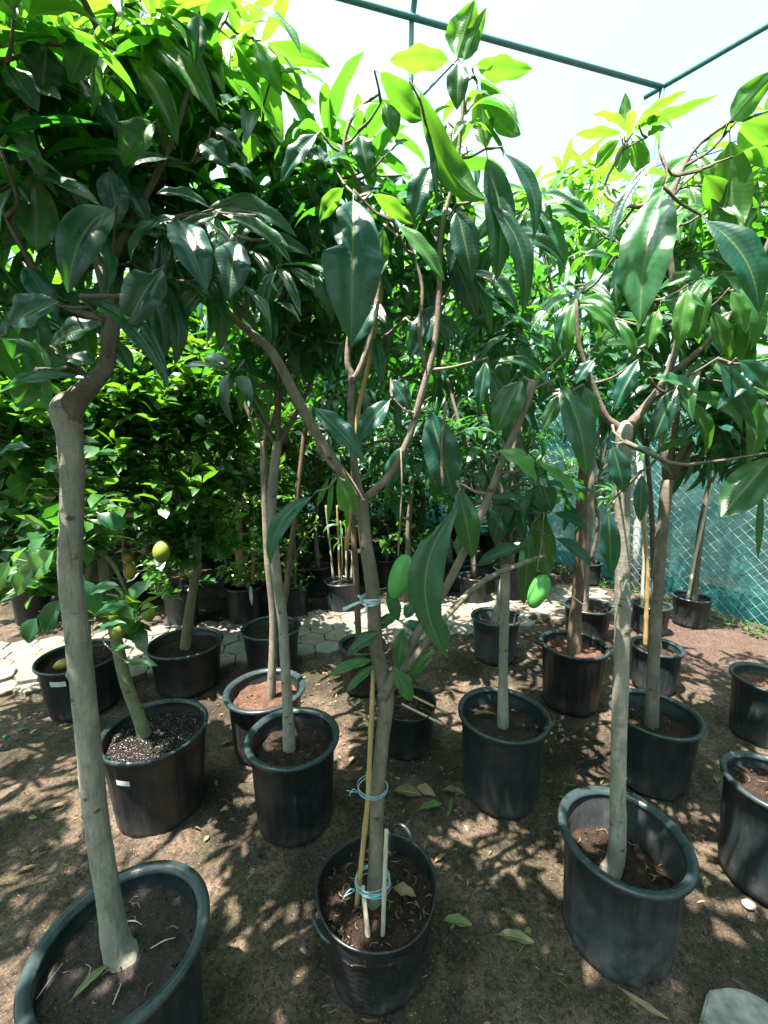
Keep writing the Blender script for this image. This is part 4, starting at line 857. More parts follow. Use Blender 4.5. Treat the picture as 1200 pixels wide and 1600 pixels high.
def lemon(c, parent, mt, s=.045, rot=(0, 0, 0), top=False):
    mb = MB(); prof = []
    for i in range(15):
        a = i/14*math.pi; r = math.sin(a)**.95*s*.5; prof.append((max(r, .0004), s*.66*math.cos(a)*(1+.12*abs(math.cos(a))**6)))
    lathe(mb, prof, 24); o = mb.build('lemon', M[mt], parent if not top else None)
    o.location = Vector(c)-(parent.location if parent and not top else Vector()); o.rotation_euler = rot; return o
def citrus_px(key, label, pts, radii, lobes, n, ln, bark_m='bark_green', seed=1, yg=.25):
    """a citrus whose crown lobes are given in metres"""
    random.seed(seed*7+5); P = POTS[key]; tp = px(pts, P[1]); b0 = Vector((tp[0].x, tp[0].y, P[4]))
    if tp[0].z > P[4]-.01: tp = [b0-Vector((0, 0, .02))]+tp; radii = [radii[0]*1.15]+list(radii)
    root = start_tree('lemon_tree', label, 'tree', b0, CIT); tb = MB(); tube(tb, tp, radii, 16, 6, .05, seed); bb = MB(); nodes = [tp[-1]]
    for l in lobes:
        c = Vector(l[:3]); C = tube(bb, [tp[-1]-Vector((0, 0, .01)), tp[-1].lerp(c, .5)+Vector((random.uniform(-.05, .05), 0, .03)), c], [radii[-1]*.6, .007, .004], 8, 4); nodes += C[2:]
    sp, tips = citrus_specs(lobes, n, ln, yg); grow(bb, nodes, tips, .0013, .004, 4, seed)
    finish_tree(root, tb, bb, sp, bark_m, 'citrus_leaf', 4, 2, shape='citrus'); return root
def lob(x, y, Y, r, rz): c = PY(x, y, Y); return (c.x, c.y, c.z, r, r, rz)
tD = citrus_px('D', 'lemon tree with a curved green-grey stem leaning left from the wet-soil pot', [(230, 1160), (215, 1115), (195, 1060), (180, 990), (165, 920), (160, 860)], [.026, .024, .0225, .021, .019, .016],
               [lob(120, 800, 1.55, .15, .2), lob(60, 880, 1.5, .12, .13), lob(60, 690, 1.6, .17, .2), lob(205, 945, 1.5, .08, .09), lob(10, 620, 1.6, .15, .2)], 560, .11, seed=2)
heroD = [hero(58, 880, 25, 930, 36, 1.25, droop=.5, up=.5, young=.8), hero(90, 855, 50, 905, 44, 1.25, droop=.5, up=.45, young=.6), hero(145, 962, 195, 945, 24, 1.25, up=.7, rnd=.9), hero(150, 985, 198, 975, 22, 1.28, up=.7), hero(60, 960, 42, 1005, 30, 1.25, up=.5, rnd=.8), hero(98, 930, 70, 990, 34, 1.27, up=.5, rnd=.5),
         hero(170, 1018, 207, 1012, 14, 1.35, up=.7, young=.4), hero(192, 1036, 246, 1040, 18, 1.33, up=.7, young=.6), hero(130, 900, 150, 960, 30, 1.3, up=.5), hero(20, 870, -10, 930, 34, 1.25, up=.5, young=.5), hero(150, 800, 190, 830, 34, 1.3, up=.6, rnd=.9), hero(135, 930, 185, 915, 28, 1.3, up=.6)]
ho = np.array(heroD); ho[:, 0:3] -= np.array(tD.location); ho[:, 10] *= 1.15
leaf_mesh('crown', ho, 8, 4, M['citrus_leaf'], tD, shape='citrus')
mb = MB(); tube(mb, [q-tD.location for q in px([(178, 985, 1.56), (160, 1000, 1.45), (195, 1032, 1.34), (207, 1036, 1.33)], 1.4)], [.003, .0025, .002, .0015], 6, 4)
tube(mb, [q-tD.location for q in px([(160, 870, 1.56), (110, 880, 1.4), (60, 880, 1.27), (20, 872, 1.26)], 1.4)], [.006, .004, .003, .0015], 6, 4)
tube(mb, [q-tD.location for q in px([(165, 920, 1.56), (150, 960, 1.4), (140, 970, 1.28), (60, 955, 1.26)], 1.4)], [.005, .003, .0025, .0015], 6, 4); mb.build('branches', M['bark_green'], tD)
tH = citrus_px('H', 'lemon tree with a bare leaning stem and round fruit hanging at its left', [(290, 1008), (294, 970), (302, 920), (310, 880)], [.032, .030, .027, .024],
               [lob(280, 780, 2.45, .30, .25), lob(240, 640, 2.5, .34, .30), lob(330, 600, 2.6, .34, .3), lob(200, 540, 2.6, .30, .25), lob(350, 700, 2.6, .25, .25), lob(300, 500, 2.7, .3, .25), lob(270, 845, 2.5, .26, .12), lob(350, 830, 2.7, .22, .12)], 3600, .11, seed=3, yg=.4)
tI = citrus_px('I', 'lemon tree beside the loose pavers, mostly behind the front left trunk', [(135, 1010), (134, 950), (140, 880)], [.026, .024, .02],
               [lob(120, 790, 2.2, .28, .25), lob(20, 800, 2.2, .25, .22), lob(60, 640, 2.3, .34, .3), lob(160, 600, 2.35, .28, .28), lob(-40, 700, 2.2, .25, .3), lob(80, 480, 2.4, .3, .25), lob(170, 720, 2.3, .25, .25), lob(60, 870, 2.2, .24, .14), lob(-20, 880, 2.1, .2, .15)], 3300, .11, seed=4, yg=.3)
lemon(PY(252, 863, 2.1), tH, 'lemon', .080); lemon(PY(232, 956, 2.25), tH, 'lemon', .078); lemon(PY(203, 893, 2.3), tI, 'lemon_yellow', .068); lemon(PY(200, 872, 2.35), tI, 'lemon_yellow', .055)
lemon(PY(181, 959, 1.48), tD, 'lemon', .052, (0, .1, 0)); lemon(PY(186, 985, 1.48), tD, 'lemon', .056, (0, .2, 0))
lm = lemon(PY(97, 1030, 2.19), None, 'lemon_yellow', .06, (0, 1.4, .5), True); lm.location.z = POTS['I'][4]+.035; tag(lm, 'yellow lemon lying on the soil of the pot beside the loose pavers', 'lemon')

def proto_citrus(seed, h=2.4, w_=.5, n=900, ln=.085, yg=.35):
    random.seed(seed); root = empty('citrus_tree'); tb = MB(); a = random.uniform(-.08, .08)
    tp = [(0, 0, 0), (a*.5, .02, .3), (a, -.02, .62), (a*.6, 0, .95)]; tube(tb, tp, [.024, .021, .019, .016], 10, 4, .06, seed)
    bb = MB(); lobes = []; nodes = [Vector(tp[-1])]
    for i in range(8):
        z = .28+(h-.54)*(i+.5)/8; an = i*2.4; q = w_*.45*(1-.4*i/8)
        l = (q*math.cos(an), q*math.sin(an), z, w_*.62, w_*.62, .27); lobes.append(l)
        C = tube(bb, [Vector(tp[-1])-Vector((0, 0, .03)), Vector((a*.5+l[0]*.5, l[1]*.5, .9+(z-.9)*.5)), Vector(l[:3])], [.011, .008, .004], 7, 4, .04, seed); nodes += C[2:]
    sp, tips = citrus_specs(lobes, n, ln, yg); grow(bb, nodes, tips, .0014, .004, 4, seed)
    tb.build('trunk', M['bark_brown'], root); bb.build('branches', M['bark_green'], root)
    leaf_mesh('crown', sp, 3, 2, M['citrus_leaf'], root, shape='citrus'); return root
def copy_tree(o, parent=None):
    c = o.copy(); col.objects.link(c); c.parent = parent
    for ch in list(o.children): copy_tree(ch, c)
    return c
protoC = [proto_citrus(31, 2.5, .6, 2300, .105), proto_citrus(32, 2.8, .62, 2600, .10), proto_citrus(33, 2.2, .6, 2200, .10, .5)]
protoP = make_pot('bg', 0, 0, .30, .16, 'black pot standing in the shade among the citrus rows', .84, 'soil', 'pot', hi=0, group=BG)
used = {'c0': 0, 'c1': 0, 'c2': 0, 'p': 0}
ORD = ['first', 'second', 'third', 'fourth', 'fifth', 'sixth', 'seventh', 'eighth', 'ninth', 'tenth', 'eleventh', 'twelfth', 'thirteenth']
def place_citrus(x, y, k, label, pot=True, s=1.0, group='citrus trees standing in rows behind the path', z=.25, plab=None):
    if used['c%d' % k]: o = copy_tree(protoC[k])
    else: o = protoC[k]; used['c%d' % k] = 1
    o.location = (x, y, z); o.rotation_euler = (0, 0, random.uniform(0, 6.28)); o.scale = (s, s, s); tag(o, label, 'tree', group)
    if pot:
        if used['p']: q = copy_tree(protoP)
        else: q = protoP; used['p'] = 1
        q.location = (x, y, 0); tag(q, plab or 'black pot standing in the shade among the citrus rows', 'pot', 'black pots of the citrus rows')
    return o
random.seed(77)
named = {'a': 'citrus tree just behind the path above the hanging lemon', 'd': 'citrus tree behind the path beside the overgrown pot', 'k': 'citrus tree behind the pot of thick yellow bamboo',
         'l': 'citrus tree behind the path, left of the hanging lemon', 'm': 'citrus tree behind the path at the left edge of the view'}
for i, k in enumerate('aklm'):
    P = POTS[k]; place_citrus(P[0], P[1], i % 3, named[k], False, .95, z=P[4]-.02)
row = 0
for yy in np.arange(4.45, 9.6, .95):
    k_ = -1
    for xx in np.arange(-6.0-yy*.2, .3, .85):
        x = xx+random.uniform(-.15, .15)+(row % 2)*.4; y = yy+random.uniform(-.15, .15)+x*.26*.5
        if y < 3.9 or any(math.hypot(x-P[0], y-P[1]) < .3 for P in POTS.values()) or x/y < -1.05: continue
        k_ += 1
        lb = ORD[k_]+' citrus tree from the left in '+['the first full row', 'the second row', 'the third row', 'the fourth row', 'the fifth row', 'the last row'][row]+' behind the path'
        place_citrus(x, y, random.randrange(3), lb, y < 7, random.uniform(.95, 1.3), plab='pot under the '+ORD[k_]+' citrus from the left, '+['first full', 'second', 'third', 'fourth', 'fifth', 'last'][row]+' row')
    row += 1
# small bush in its pot, and the bamboo clump
random.seed(8)
P = POTS['d']; root = start_tree('leafy_bush', 'small leafy bush with fine bright leaves overflowing its pot behind the path', 'bush', (P[0], P[1], P[4]))
bb = MB(); sp, tips = citrus_specs([(P[0], P[1]-.02, .45, .2, .18, .25), (P[0]+.08, P[1], .8, .18, .18, .25), (P[0]-.05, P[1], 1.1, .2, .2, .2)], 500, .05, .6)
tb = MB(); tube(tb, [(P[0]+a_, P[1], P[4]+b_) for a_, b_ in ((0, -.02), (.01, .3), (0, .6))], [.012, .01, .006], 8, 4); grow(bb, [Vector((P[0], P[1], P[4]+s)) for s in (.05, .2, .4, .6)], tips, .001, .003, 4, 3)
finish_tree(root, tb, bb, sp, 'bark_green', 'citrus_leaf', 3, 2, shape='citrus')
P = POTS['b']
cane_thing([PY(374, 915, 3.43), PY(374, 850, 3.43), PY(373, 785, 3.45)], .032, 'bamboo', 'thickest yellow bamboo culm in the shiny pot behind the path', 7)
cane_thing([PY(395, 912, 3.48), PY(396, 850, 3.48), PY(397, 800, 3.5)], .018, 'bamboo', 'thinner brownish bamboo culm beside the thick yellow one', 7)
place_citrus(P[0], P[1]+.05, 2, 'citrus tree tied to the yellow bamboo in the shiny pot', False, .9, z=P[4]-.02)
mb = MB(); V = [(-.012, 0, 0), (.012, 0, 0), (.016, .004, -.10), (.004, .006, -.17), (-.012, .004, -.11)]; mb.add(V, [(0, 1, 2, 3, 4)]); mb.add([(x, y+.002, z) for x, y, z in V], [(4, 3, 2, 1, 0)])
tg = mb.build('plant_tag', M['paper'], None); tg.location = (P[0]+.11, P[1]-.17, P[2]+.04); tag(tg, 'torn pale tag hanging from the rim of the bamboo pot', 'tag')
P = POTS['c']
for i, (a, b, lb) in enumerate([(-12, -30, 'leftmost of the thin canes'), (-2, -8, 'second thin cane from the left'), (8, 10, 'third thin cane from the left'), (16, 26, 'rightmost of the thin canes')]):
    cane_thing([PY(533+a, 905, P[1]), PY(533+b*.8, 790, P[1])], .010, 'bamboo' if i == 1 else 'bamboo_grey', lb+' in the pot behind the path', 5)
random.seed(12)
root = start_tree('mango_tree', 'seedling with narrow drooping leaves among the thin canes behind the path', 'tree', (P[0], P[1], P[4]), MANGO)
tb = MB(); tube(tb, [(P[0]+a_, P[1], P[4]+b_) for a_, b_ in ((0, -.02), (.01, .3), (0, .6))], [.01, .008, .006], 8, 4)
sp = whorl((P[0], P[1], P[4]+.42), (0, -.1, 1), 6, .2, .7, 1.2, asp=.18)+whorl((P[0], P[1], P[4]+.58), (0, 0, 1), 7, .2, .5, 1.2, asp=.18); finish_tree(root, tb, None, sp, 'bark_green', 'mango_leaf', 7, 2)

# --- farther mango trees, one shape of three turned and scaled ----------------------
def proto_mango(seed, young=.2):
    random.seed(seed); root = empty('mango_tree'); tb = MB(); a = random.uniform(-.06, .06)
    tp = [Vector((0, 0, 0)), Vector((a, .02, .45)), Vector((a*.3, -.02, .95)), Vector((a, 0, 1.2))]; tube(tb, tp, [.028, .024, .022, .02], 12, 5, .05, seed)
    bb = MB(); nodes = []; sp = []; tips = []
    for i in range(11):
        an = i*2.4; z = .72+.19*i; q = .34*(1-.04*i); c = Vector((q*math.cos(an), q*math.sin(an), z+.15))
        C = tube(bb, [tp[-1 if i > 2 else 2]-Vector((0, 0, .03)), tp[-1 if i > 2 else 2].lerp(c, .5)+Vector((0, 0, .03)), c], [.013, .009, .005], 8, 4, .04, seed); nodes += C[2:]
        for j in range(9):
            v = Vector((random.uniform(-1, 1), random.uniform(-1, 1), random.uniform(-1, 1))); v = v.normalized()*random.random()**.4
            T = c+Vector((v.x*.30, v.y*.30, v.z*.24)); tips.append(T)
            sp += whorl(T, (v.x+.3*math.cos(an), v.y+.3*math.sin(an), .8), random.randint(6, 10), random.uniform(.15, .21), young+(.5 if i > 8 else 0)+.2*v.z, 1.15)
    grow(bb, nodes, tips, .002, .007, 5, seed)
    tb.build('trunk', M['bark_dark'], root); bb.build('branches', M['bark_dark'], root)
    leaf_mesh('crown', sp, 6, 2, M['mango_leaf'], root); return root
protoM = [proto_mango(51), proto_mango(52, .35), proto_mango(53, .15)]; usedm = [0, 0, 0]
def place_mango(x, y, k, label, s=1.0, z=.25, pot=True, plab=None):
    if usedm[k]: o = copy_tree(protoM[k])
    else: o = protoM[k]; usedm[k] = 1
    o.location = (x, y, z); o.rotation_euler = (0, 0, random.uniform(0, 6.28)); o.scale = (s, s, s*1.0); tag(o, label, 'tree', 'mango trees crowded behind the path')
    if pot:
        q = copy_tree(protoP); q.location = (x, y, 0); tag(q, plab or 'pot under the '+label.replace('standing ', ''), 'pot', 'black pots under the crowded mango trees')
random.seed(99)
place_mango(POTS['e'][0], POTS['e'][1], 0, 'mango tree in the pale-rimmed pot behind the sunlit part of the path', 1.0, pot=False)
place_mango(POTS['f'][0], POTS['f'][1], 1, 'mango tree in the nearer pot seen under the right limb of the forked tree', 1.0, pot=False)
place_mango(POTS['g'][0]-.1, POTS['g'][1]+.1, 2, 'mango tree in the farther pot seen under the right limb of the forked tree', 1.05, pot=False)
place_mango(POTS['j'][0], POTS['j'][1], 2, 'mango tree in deep shade behind the small leafy bush', .9, pot=False)
place_mango(POTS['h'][0], POTS['h'][1], 1, 'mango tree in the small pot at the foot of the net fence', .85, pot=False)
for i, (x, y, k, s) in enumerate([(.25, 3.95, 0, 1.0), (-.15, 4.6, 1, 1.1), (.45, 4.8, 2, 1.1), (1.0, 5.0, 0, 1.1), (1.55, 4.9, 1, 1.0), (.1, 5.6, 2, 1.2), (.8, 5.8, 1, 1.2), (1.5, 5.8, 0, 1.2), (.3, 6.7, 0, 1.3), (1.2, 6.9, 2, 1.3), (-.4, 7.4, 1, 1.3), (.6, 8.2, 2, 1.4)]):
    place_mango(x, y, k, 'mango tree '+['just behind the path straight behind the forked trunk', 'left of centre in the second row of the dark block', 'right of centre in the second row of the dark block', 'fourth from the left of the dark block, second row', 'rightmost of the dark block, second row',
        'left of centre in the third row of the dark block', 'middle one in the third row of the dark block', 'rightmost in the third row of the dark block', 'left one in the fourth row of the dark block', 'right one in the fourth row of the dark block', 'at the far left back of the dark block', 'farthest back in the middle of the dark block'][i], s)

for (x, y, k, s, a_) in [(-1.35, -.62, 0, 1.0, 'left of'), (1.25, -.60, 2, 1.0, 'right of'), (-2.1, .55, 1, 1.05, 'far left of'), (2.15, .35, 0, 1.0, 'far right of'), (-2.3, 1.6, 2, 1.0, 'left and ahead of')]:  # trees out of view, added to keep sun and sky off the foreground
    place_mango(x, y, k, 'unseen mango tree added for shade, standing '+a_+' the camera', s, z=.45)

# ------------------------------------------------------------------ fence, net, pipes
f0 = GP(1200, 985); f1 = GP(937, 907); fd = (f1-f0).normalized(); fn = Vector((-fd.y, fd.x, 0))
if fn.x < 0: fn = -fn
def FP(s, z, off=0.0): return f0+fd*s+fn*off+Vector((0, 0, z))
fr = empty('chain_link_fence', f0); tag(fr, 'silvery chain-link fence running back along the right side of the nursery', 'fence')
mb = MB(); S0, S1, Z1 = -2.6, 6.5, 2.3; pitch = .095; rnw = random.Random(3)
k = S0-Z1
V = []; Fc = []
def wseg(a, b, r=.0016):
    d = (b-a).normalized(); u = d.orthogonal().normalized(); v = d.cross(u); k0 = len(V)
    for P_ in (a, b):
        for i in range(3): q = P_+(u*math.cos(i*2.094)+v*math.sin(i*2.094))*r; V.append(tuple(q-f0))
    for i in range(3): j = (i+1) % 3; Fc.append((k0+i, k0+j, k0+3+j, k0+3+i))
while k < S1:
    for sgn in (1, -1):
        a = [k, 0.02] if sgn == 1 else [k+Z1, 0.02]; n = 22
        pts = []
        for i in range(n+1):
            s = a[0]+sgn*Z1*i/n; z = .02+Z1*i/n; 
            if S0 <= s <= S1: pts.append(FP(s+.012*math.sin(z*3+s), z-.02*math.sin(s*2.1), .012*sgn*.4+.02*math.sin(s*1.7+z*2)))
        for i in range(len(pts)-1): wseg(pts[i], pts[i+1])
    k += pitch
from_arrays('mesh_wire', V, Fc, M['wire'], fr)
for s in (-2.2, .9, 3.6, 6.3):
    mb = MB(); tube(mb, [FP(s, -.2, .05)-f0, FP(s, 2.45, .05)-f0], [.024, .024], 12, 2); mb.build('post', M['pvc'], fr)
# net
m, t, p = mat('teal shade net'); out = t.nodes['Material Output']; pos = geo(t)
L(t, mix(t, ramp(t, noise(t, pos, 2.2, 5, .65, .6), [(.40, 0.0), (.62, 1.0)]), (.003, .034, .038), (.016, .125, .125)), p.inputs['Base Color']); p.inputs['Roughness'].default_value = .6
tb_ = t.nodes.new('ShaderNodeBsdfTranslucent'); tb_.inputs[0].default_value = (.008, .20, .19, 1); tr_ = t.nodes.new('ShaderNodeBsdfTransparent'); tr_.inputs[0].default_value = (.5, .95, .92, 1)
m1_ = t.nodes.new('ShaderNodeMixShader'); m1_.inputs[0].default_value = .45; L(t, p.outputs[0], m1_.inputs[1]); L(t, tb_.outputs[0], m1_.inputs[2])
m2_ = t.nodes.new('ShaderNodeMixShader'); L(t, ramp(t, noise(t, pos, 5, 5, .7), [(.45, .10), (.75, .45)]), m2_.inputs[0]); L(t, m1_.outputs[0], m2_.inputs[1]); L(t, tr_.outputs[0], m2_.inputs[2]); L(t, m2_.outputs[0], out.inputs[0])
bump(t, p, noise(t, pos, 9, 5), .6, .03); M['net'] = m
def net(name, P0, P1, z1, nrm, label, n=150):
    V = []; U = []; nz = 34; d = P1-P0
    for i in range(n+1):
        for j in range(nz+1):
            s = i/n*d.length; z = z1*j/nz
            o_ = .10+.09*float(fbm(np.array(s*1.3+5), np.array(z*1.0+3), 4, 4))*2+.07*math.sin((s*.7+z*2.2)*2.2)*max(0, 1-z/1.1)+(.10*max(0, .35-z))
            zz = z1*j/nz+(.05*math.sin(s*1.3) if j == nz else 0)
            V.append(d*(i/n)+nrm*o_+Vector((0, 0, zz-.03)))
    Fc = [(i*(nz+1)+j, (i+1)*(nz+1)+j, (i+1)*(nz+1)+j+1, i*(nz+1)+j+1) for i in range(n) for j in range(nz)]
    o = from_arrays(name, V, Fc, M['net']); o.location = P0; tag(o, label, 'net'); return o
net('shade_net', FP(S0, 0), FP(S1, 0), 2.35, fn, 'crumpled teal shade net hung behind the chain-link fence')
net('shade_net', Vector((-9, 9.2, 0)), FP(S1, 0), 2.6, Vector((0, 1, 0)), 'far teal shade net closing off the back of the nursery behind the citrus rows', 60)
# weeds along the foot of the fence
random.seed(4); sp = []
for i in range(260):
    q = FP(random.uniform(-.6, 2.6), 0, -random.uniform(-.02, .22)); q.z = .01
    for j in range(3): sp.append(spec(q, (random.uniform(-1, 1), random.uniform(-1, 1), random.uniform(.4, 1.6)), (0, 0, 1), random.uniform(.03, .08), .022, .8, young=.4))
tag(leaf_mesh('weeds', sp, 3, 2, M['citrus_leaf'], shape='citrus'), 'low weeds growing along the foot of the net fence', 'weeds', kind='stuff')
# pipes of the greenhouse frame
def ray_z(x, y, z): r = ray(x, y); return Vector((0, 0, H))+r*((z-H)/r.z)
ca, cb = None, None
best = None
for s in np.arange(-1, 5, .01):
    for zc in (4.2, 4.4, 4.6, 4.8, 5.0, 5.2, 5.4, 5.6):
        q = FP(s, zc); d_ = q.y*cP-(q.z-H)*sP; u_ = q.y*sP+(q.z-H)*cP; X_, Y_ = 600+F*q.x/d_, 800-F*u_/d_
        e_ = math.hypot(X_-1042, Y_-145)
        if best is None or e_ < best[0]: best = (e_, s, zc)
CS, CZ = best[1], best[2]; corner = FP(CS, CZ)
ff = empty('greenhouse_frame', Vector((corner.x, corner.y, 0))); tag(ff, 'teal-painted steel pipe frame of a bare greenhouse spanning overhead', 'frame'); fo = ff.location
def pipe(name, pts, r, mt='pipe'):
    mb = MB(); tube(mb, [p_-fo for p_ in pts], [r]*len(pts), 12, 3, smoothpath=len(pts) > 2); return mb.build(name, M[mt], ff)
pA = ray_z(540, -2, CZ); dA = (pA-corner).normalized(); pipe('cross_beam', [corner, pA+dA*5], .022)
pB = ray_z(1200, 40, CZ); dB = (pB-corner).normalized(); pipe('side_beam', [corner-dB*.15, pB+dB*5], .021)
pipe('post', [corner, Vector((corner.x, corner.y, -.3))], .022)
pq = ray_z(643, 32, CZ); pipe('post', [pq, Vector((pq.x, pq.y, CZ)), Vector((pq.x, pq.y, CZ-.62))], .020)
pipe('arch', [Vector((pq.x, pq.y, CZ-.0)), pq+Vector((.02, -.05, .10)), pq+Vector((.06, -.4, .35)), pq+Vector((.1, -1.2, .8)), pq+Vector((.1, -2.4, 1.0))], .024)
pipe('brace', [Vector((pq.x, pq.y, CZ-.6)), pq+Vector((.55, .1, -.02))], .010, 'cable')
cbm = MB(); A0 = PY(1220, 205, 3.3); B0 = PY(875, 292, 5.2)
for i in range(2):
    tube(cbm, [A0+Vector((0, 0, .03*i)), A0.lerp(B0, .5)+Vector((0, 0, -.06+.03*i)), B0+Vector((0, 0, .012*i))], [.006]*3, 6, 6)
o = cbm.build('hanging_cable', M['cable'], None); tag(o, 'bundle of slack blue cables strung under the frame at upper right', 'cable')
# white pipe leaning behind
mb = MB(); q0 = GP(992, 920); mb2 = tube(mb, [Vector((0, 0, -.02)), PY(1001, 700, q0.y)-q0], [.038, .034], 16, 3); o = mb.build('drain_pipe', M['pvc'], None); o.location = q0; tag(o, 'pale grey plastic pipe standing beside the tiny pot at the fence', 'pipe')

# ------------------------------------------------------------------ litter on the ground
random.seed(21)
FL = 'dead leaves fallen on the bare earth'
def fallen(x, y, ang, ln, wd, label, young=.0, curl=.5, z=None, group=FL, flip=0):
    c = GP(x, y) if z is None else GP(x, y, z); zz = (gz(c.x, c.y) if z is None else z)+.008
    d = (math.cos(ang), math.sin(ang), .12); s = [spec((0, 0, 0), d, (random.uniform(-.3, .3), random.uniform(-.3, .3), 1), ln, wd, curl*.6, .35+.3*random.random(), .09, random.uniform(-.05, .05), random.uniform(-.5, .5), young, .15)]
    o = leaf_mesh('fallen_leaf', s, 12, 4, M['dry_leaf']); o.location = (c.x, c.y, zz); tag(o, label, 'leaf', group); return o
fl = [(690, 1432, R(-8), .10, .04, 'greenish wavy fallen leaf on the earth right of the tub with handles', .9, None),
 (772, 1462, R(-10), .125, .034, 'yellowish folded fallen leaf on the earth between the middle tub and the dusty pot', .35, None),
 (612, 1236, R(-12), .135, .058, 'largest leaf of the fallen pile in front of the small tub', .1, None),
 (652, 1266, R(20), .115, .04, 'greenest leaf at the bottom of the fallen pile', 1.0, None),
 (648, 1230, R(-30), .10, .055, 'brownest leaf in the middle of the fallen pile', 0, None),
 (688, 1234, R(-10), .11, .045, 'pale folded leaf at the right end of the fallen pile', .3, None),
 (706, 1246, R(-110), .11, .025, 'narrow grey leaf sticking down out of the fallen pile', .5, None),
 (678, 1345, R(35), .06, .02, 'thin curled brown leaf on the bare earth below the fallen pile', 0, None),
 (545, 1195, R(60), .07, .03, 'olive fallen leaf between the shiny-rimmed pot and the forked trunk', .3, None),
 (345, 1165, R(30), .06, .03, 'pale green fallen leaf between the wet-soil pot and the shiny-rimmed pot', .8, None),
 (72, 1262, R(35), .07, .02, 'narrow brown fallen leaf on the earth left of the pale curved trunk', 0, None),
 (20, 1365, R(40), .06, .02, 'dark curled fallen leaf near the left edge of the view', 0, None),
 (965, 1545, R(-35), .12, .018, 'long pale strip of dead leaf in front of the dusty pot', .0, None),
 (1015, 1200+15, R(10), .05, .025, 'small pale leaf under the pot with deep inner rings', .6, None),
 (1120, 1225, R(60), .05, .03, 'small green leaf lying right of the pot with deep inner rings', 1.0, None),
 (560, 1140, R(10), .05, .02, 'small tan leaf in the shade behind the forked trunk', .0, None),
 (318, 1318, R(70), .03, .018, 'tiny bright green leaf on the earth beyond the big lower left pot', 1.0, None),
 (25, 1140, R(20), .05, .03, 'small green leaf on the earth by the loose pavers', 1.0, None)]
for (x, y, a, ln, wd, lb, yg, z) in fl: fallen(x, y, a, ln, wd, lb, yg)
fallen(612, 1390, R(-20), .075, .042, 'brown withered leaf on the soil of the tub with handles', 0, z=POTS['B'][4]+.012, group='dead leaves lying on pot soil')
fallen(108, 1572, R(62), .085, .022, 'pale green curled leaf on the grey soil of the big lower left pot', .6, z=POTS['A'][4]+.01, group='dead leaves lying on pot soil')
fallen(738, 1120, R(5), .11, .04, 'tan curled leaf on the soil of the tall bluish pot', 0, z=POTS['K'][4]+.014, group='dead leaves lying on pot soil')
# dry stalks on the grey soil
for (x, y, x2, y2, lb) in [(56, 1562, 98, 1505, 'long straw stalk on the left of the grey soil'), (235, 1482, 274, 1465, 'green straw stalk on the right of the grey soil'), (176, 1570, 190, 1535, 'short straw stalk near the front of the grey soil'), (196, 1440, 222, 1445, 'bent straw at the foot of the pale curved trunk')]:
    z = POTS['A'][4]+.016; a = ray_z(x, y, z); b = ray_z(x2, y2, z); mb = MB(); tube(mb, [Vector(), (b-a)*.5+Vector((.002, .002, .004)), b-a], [.0012, .0014, .0008], 6, 3)
    o = mb.build('straw', M['bamboo_grey'], None); o.location = a; tag(o, lb, 'straw', 'dry stalks on the grey soil')
lm = lemon(GP(960, 1052)+Vector((0, 0, .02)), None, 'lemon', .03, (1.2, 0, 0), True); tag(lm, 'small fallen green fruit on the earth right of the middle pots', 'fruit')
lm = lemon(GP(10, 1157)+Vector((0, 0, .02)), None, 'mango', .025, (1.2, .4, 0), True); tag(lm, 'tiny fallen green fruit on the earth at the left edge', 'fruit')
# small curled bits of dead leaf, too many to count
random.seed(31); sp = []
for i in range(520):
    if i < 200: x, y = random.gauss(-.35, .45), random.gauss(2.35, .35)
    elif i < 300: x, y = random.gauss(.3, .35), random.gauss(1.75, .3)
    else: x, y = random.uniform(-1.8, 2.4), random.uniform(.7, 3.2)
    if any(math.hypot(x-P[0], y-P[1]) < P[3]*.95 for P in POTS.values()): continue
    a = random.random()*6.28; l = random.uniform(.012, .042)
    sp.append(spec((x, y, gz(x, y)+.004), (math.cos(a), math.sin(a), random.uniform(-.05, .3)), (random.uniform(-.5, .5), random.uniform(-.5, .5), 1), l, l*random.uniform(.3, .55), random.uniform(-.3, 1.2), random.uniform(.1, .7), .12, 0, random.uniform(-.9, .9), random.choice([0, 0, 0, .2, .8]), .2))
tag(leaf_mesh('leaf_litter', sp, 5, 2, M['dry_leaf']), 'curled scraps of dead leaf strewn over the earth', 'litter', kind='stuff')
# stones
def stone(x, y, sx, sy, sz, label, rot=0, mt='stone', seed=0):
    bm = bmesh.new(); bmesh.ops.create_icosphere(bm, subdivisions=4, radius=1); rn = random.Random(seed); pl = [(Vector((rn.uniform(-1, 1), rn.uniform(-1, 1), rn.uniform(.1, 1))).normalized(), rn.uniform(.6, .8)) for _ in range(9)]
    for v in bm.verts:
        for n_, d_ in pl:
            e = v.co.dot(n_)-d_
            if e > 0: v.co -= n_*e*.92
        k_ = 1+.04*(float(fbm(np.array(v.co.x*4+9), np.array(v.co.y*4+v.co.z*3+9), seed, 3))-.5)
        v.co = Vector((v.co.x*sx*k_, v.co.y*sy*k_, v.co.z*sz*k_))
    me = bpy.data.meshes.new('stone'); bm.to_mesh(me); bm.free(); me.materials.append(M[mt]); me.polygons.foreach_set('use_smooth', [True]*len(me.polygons))
    o = bpy.data.objects.new('stone', me); col.objects.link(o); c = GP(x, y); o.location = (c.x, c.y, .0); o.rotation_euler = (0, 0, rot); tag(o, label, 'stone', 'loose stones on the earth'); return o
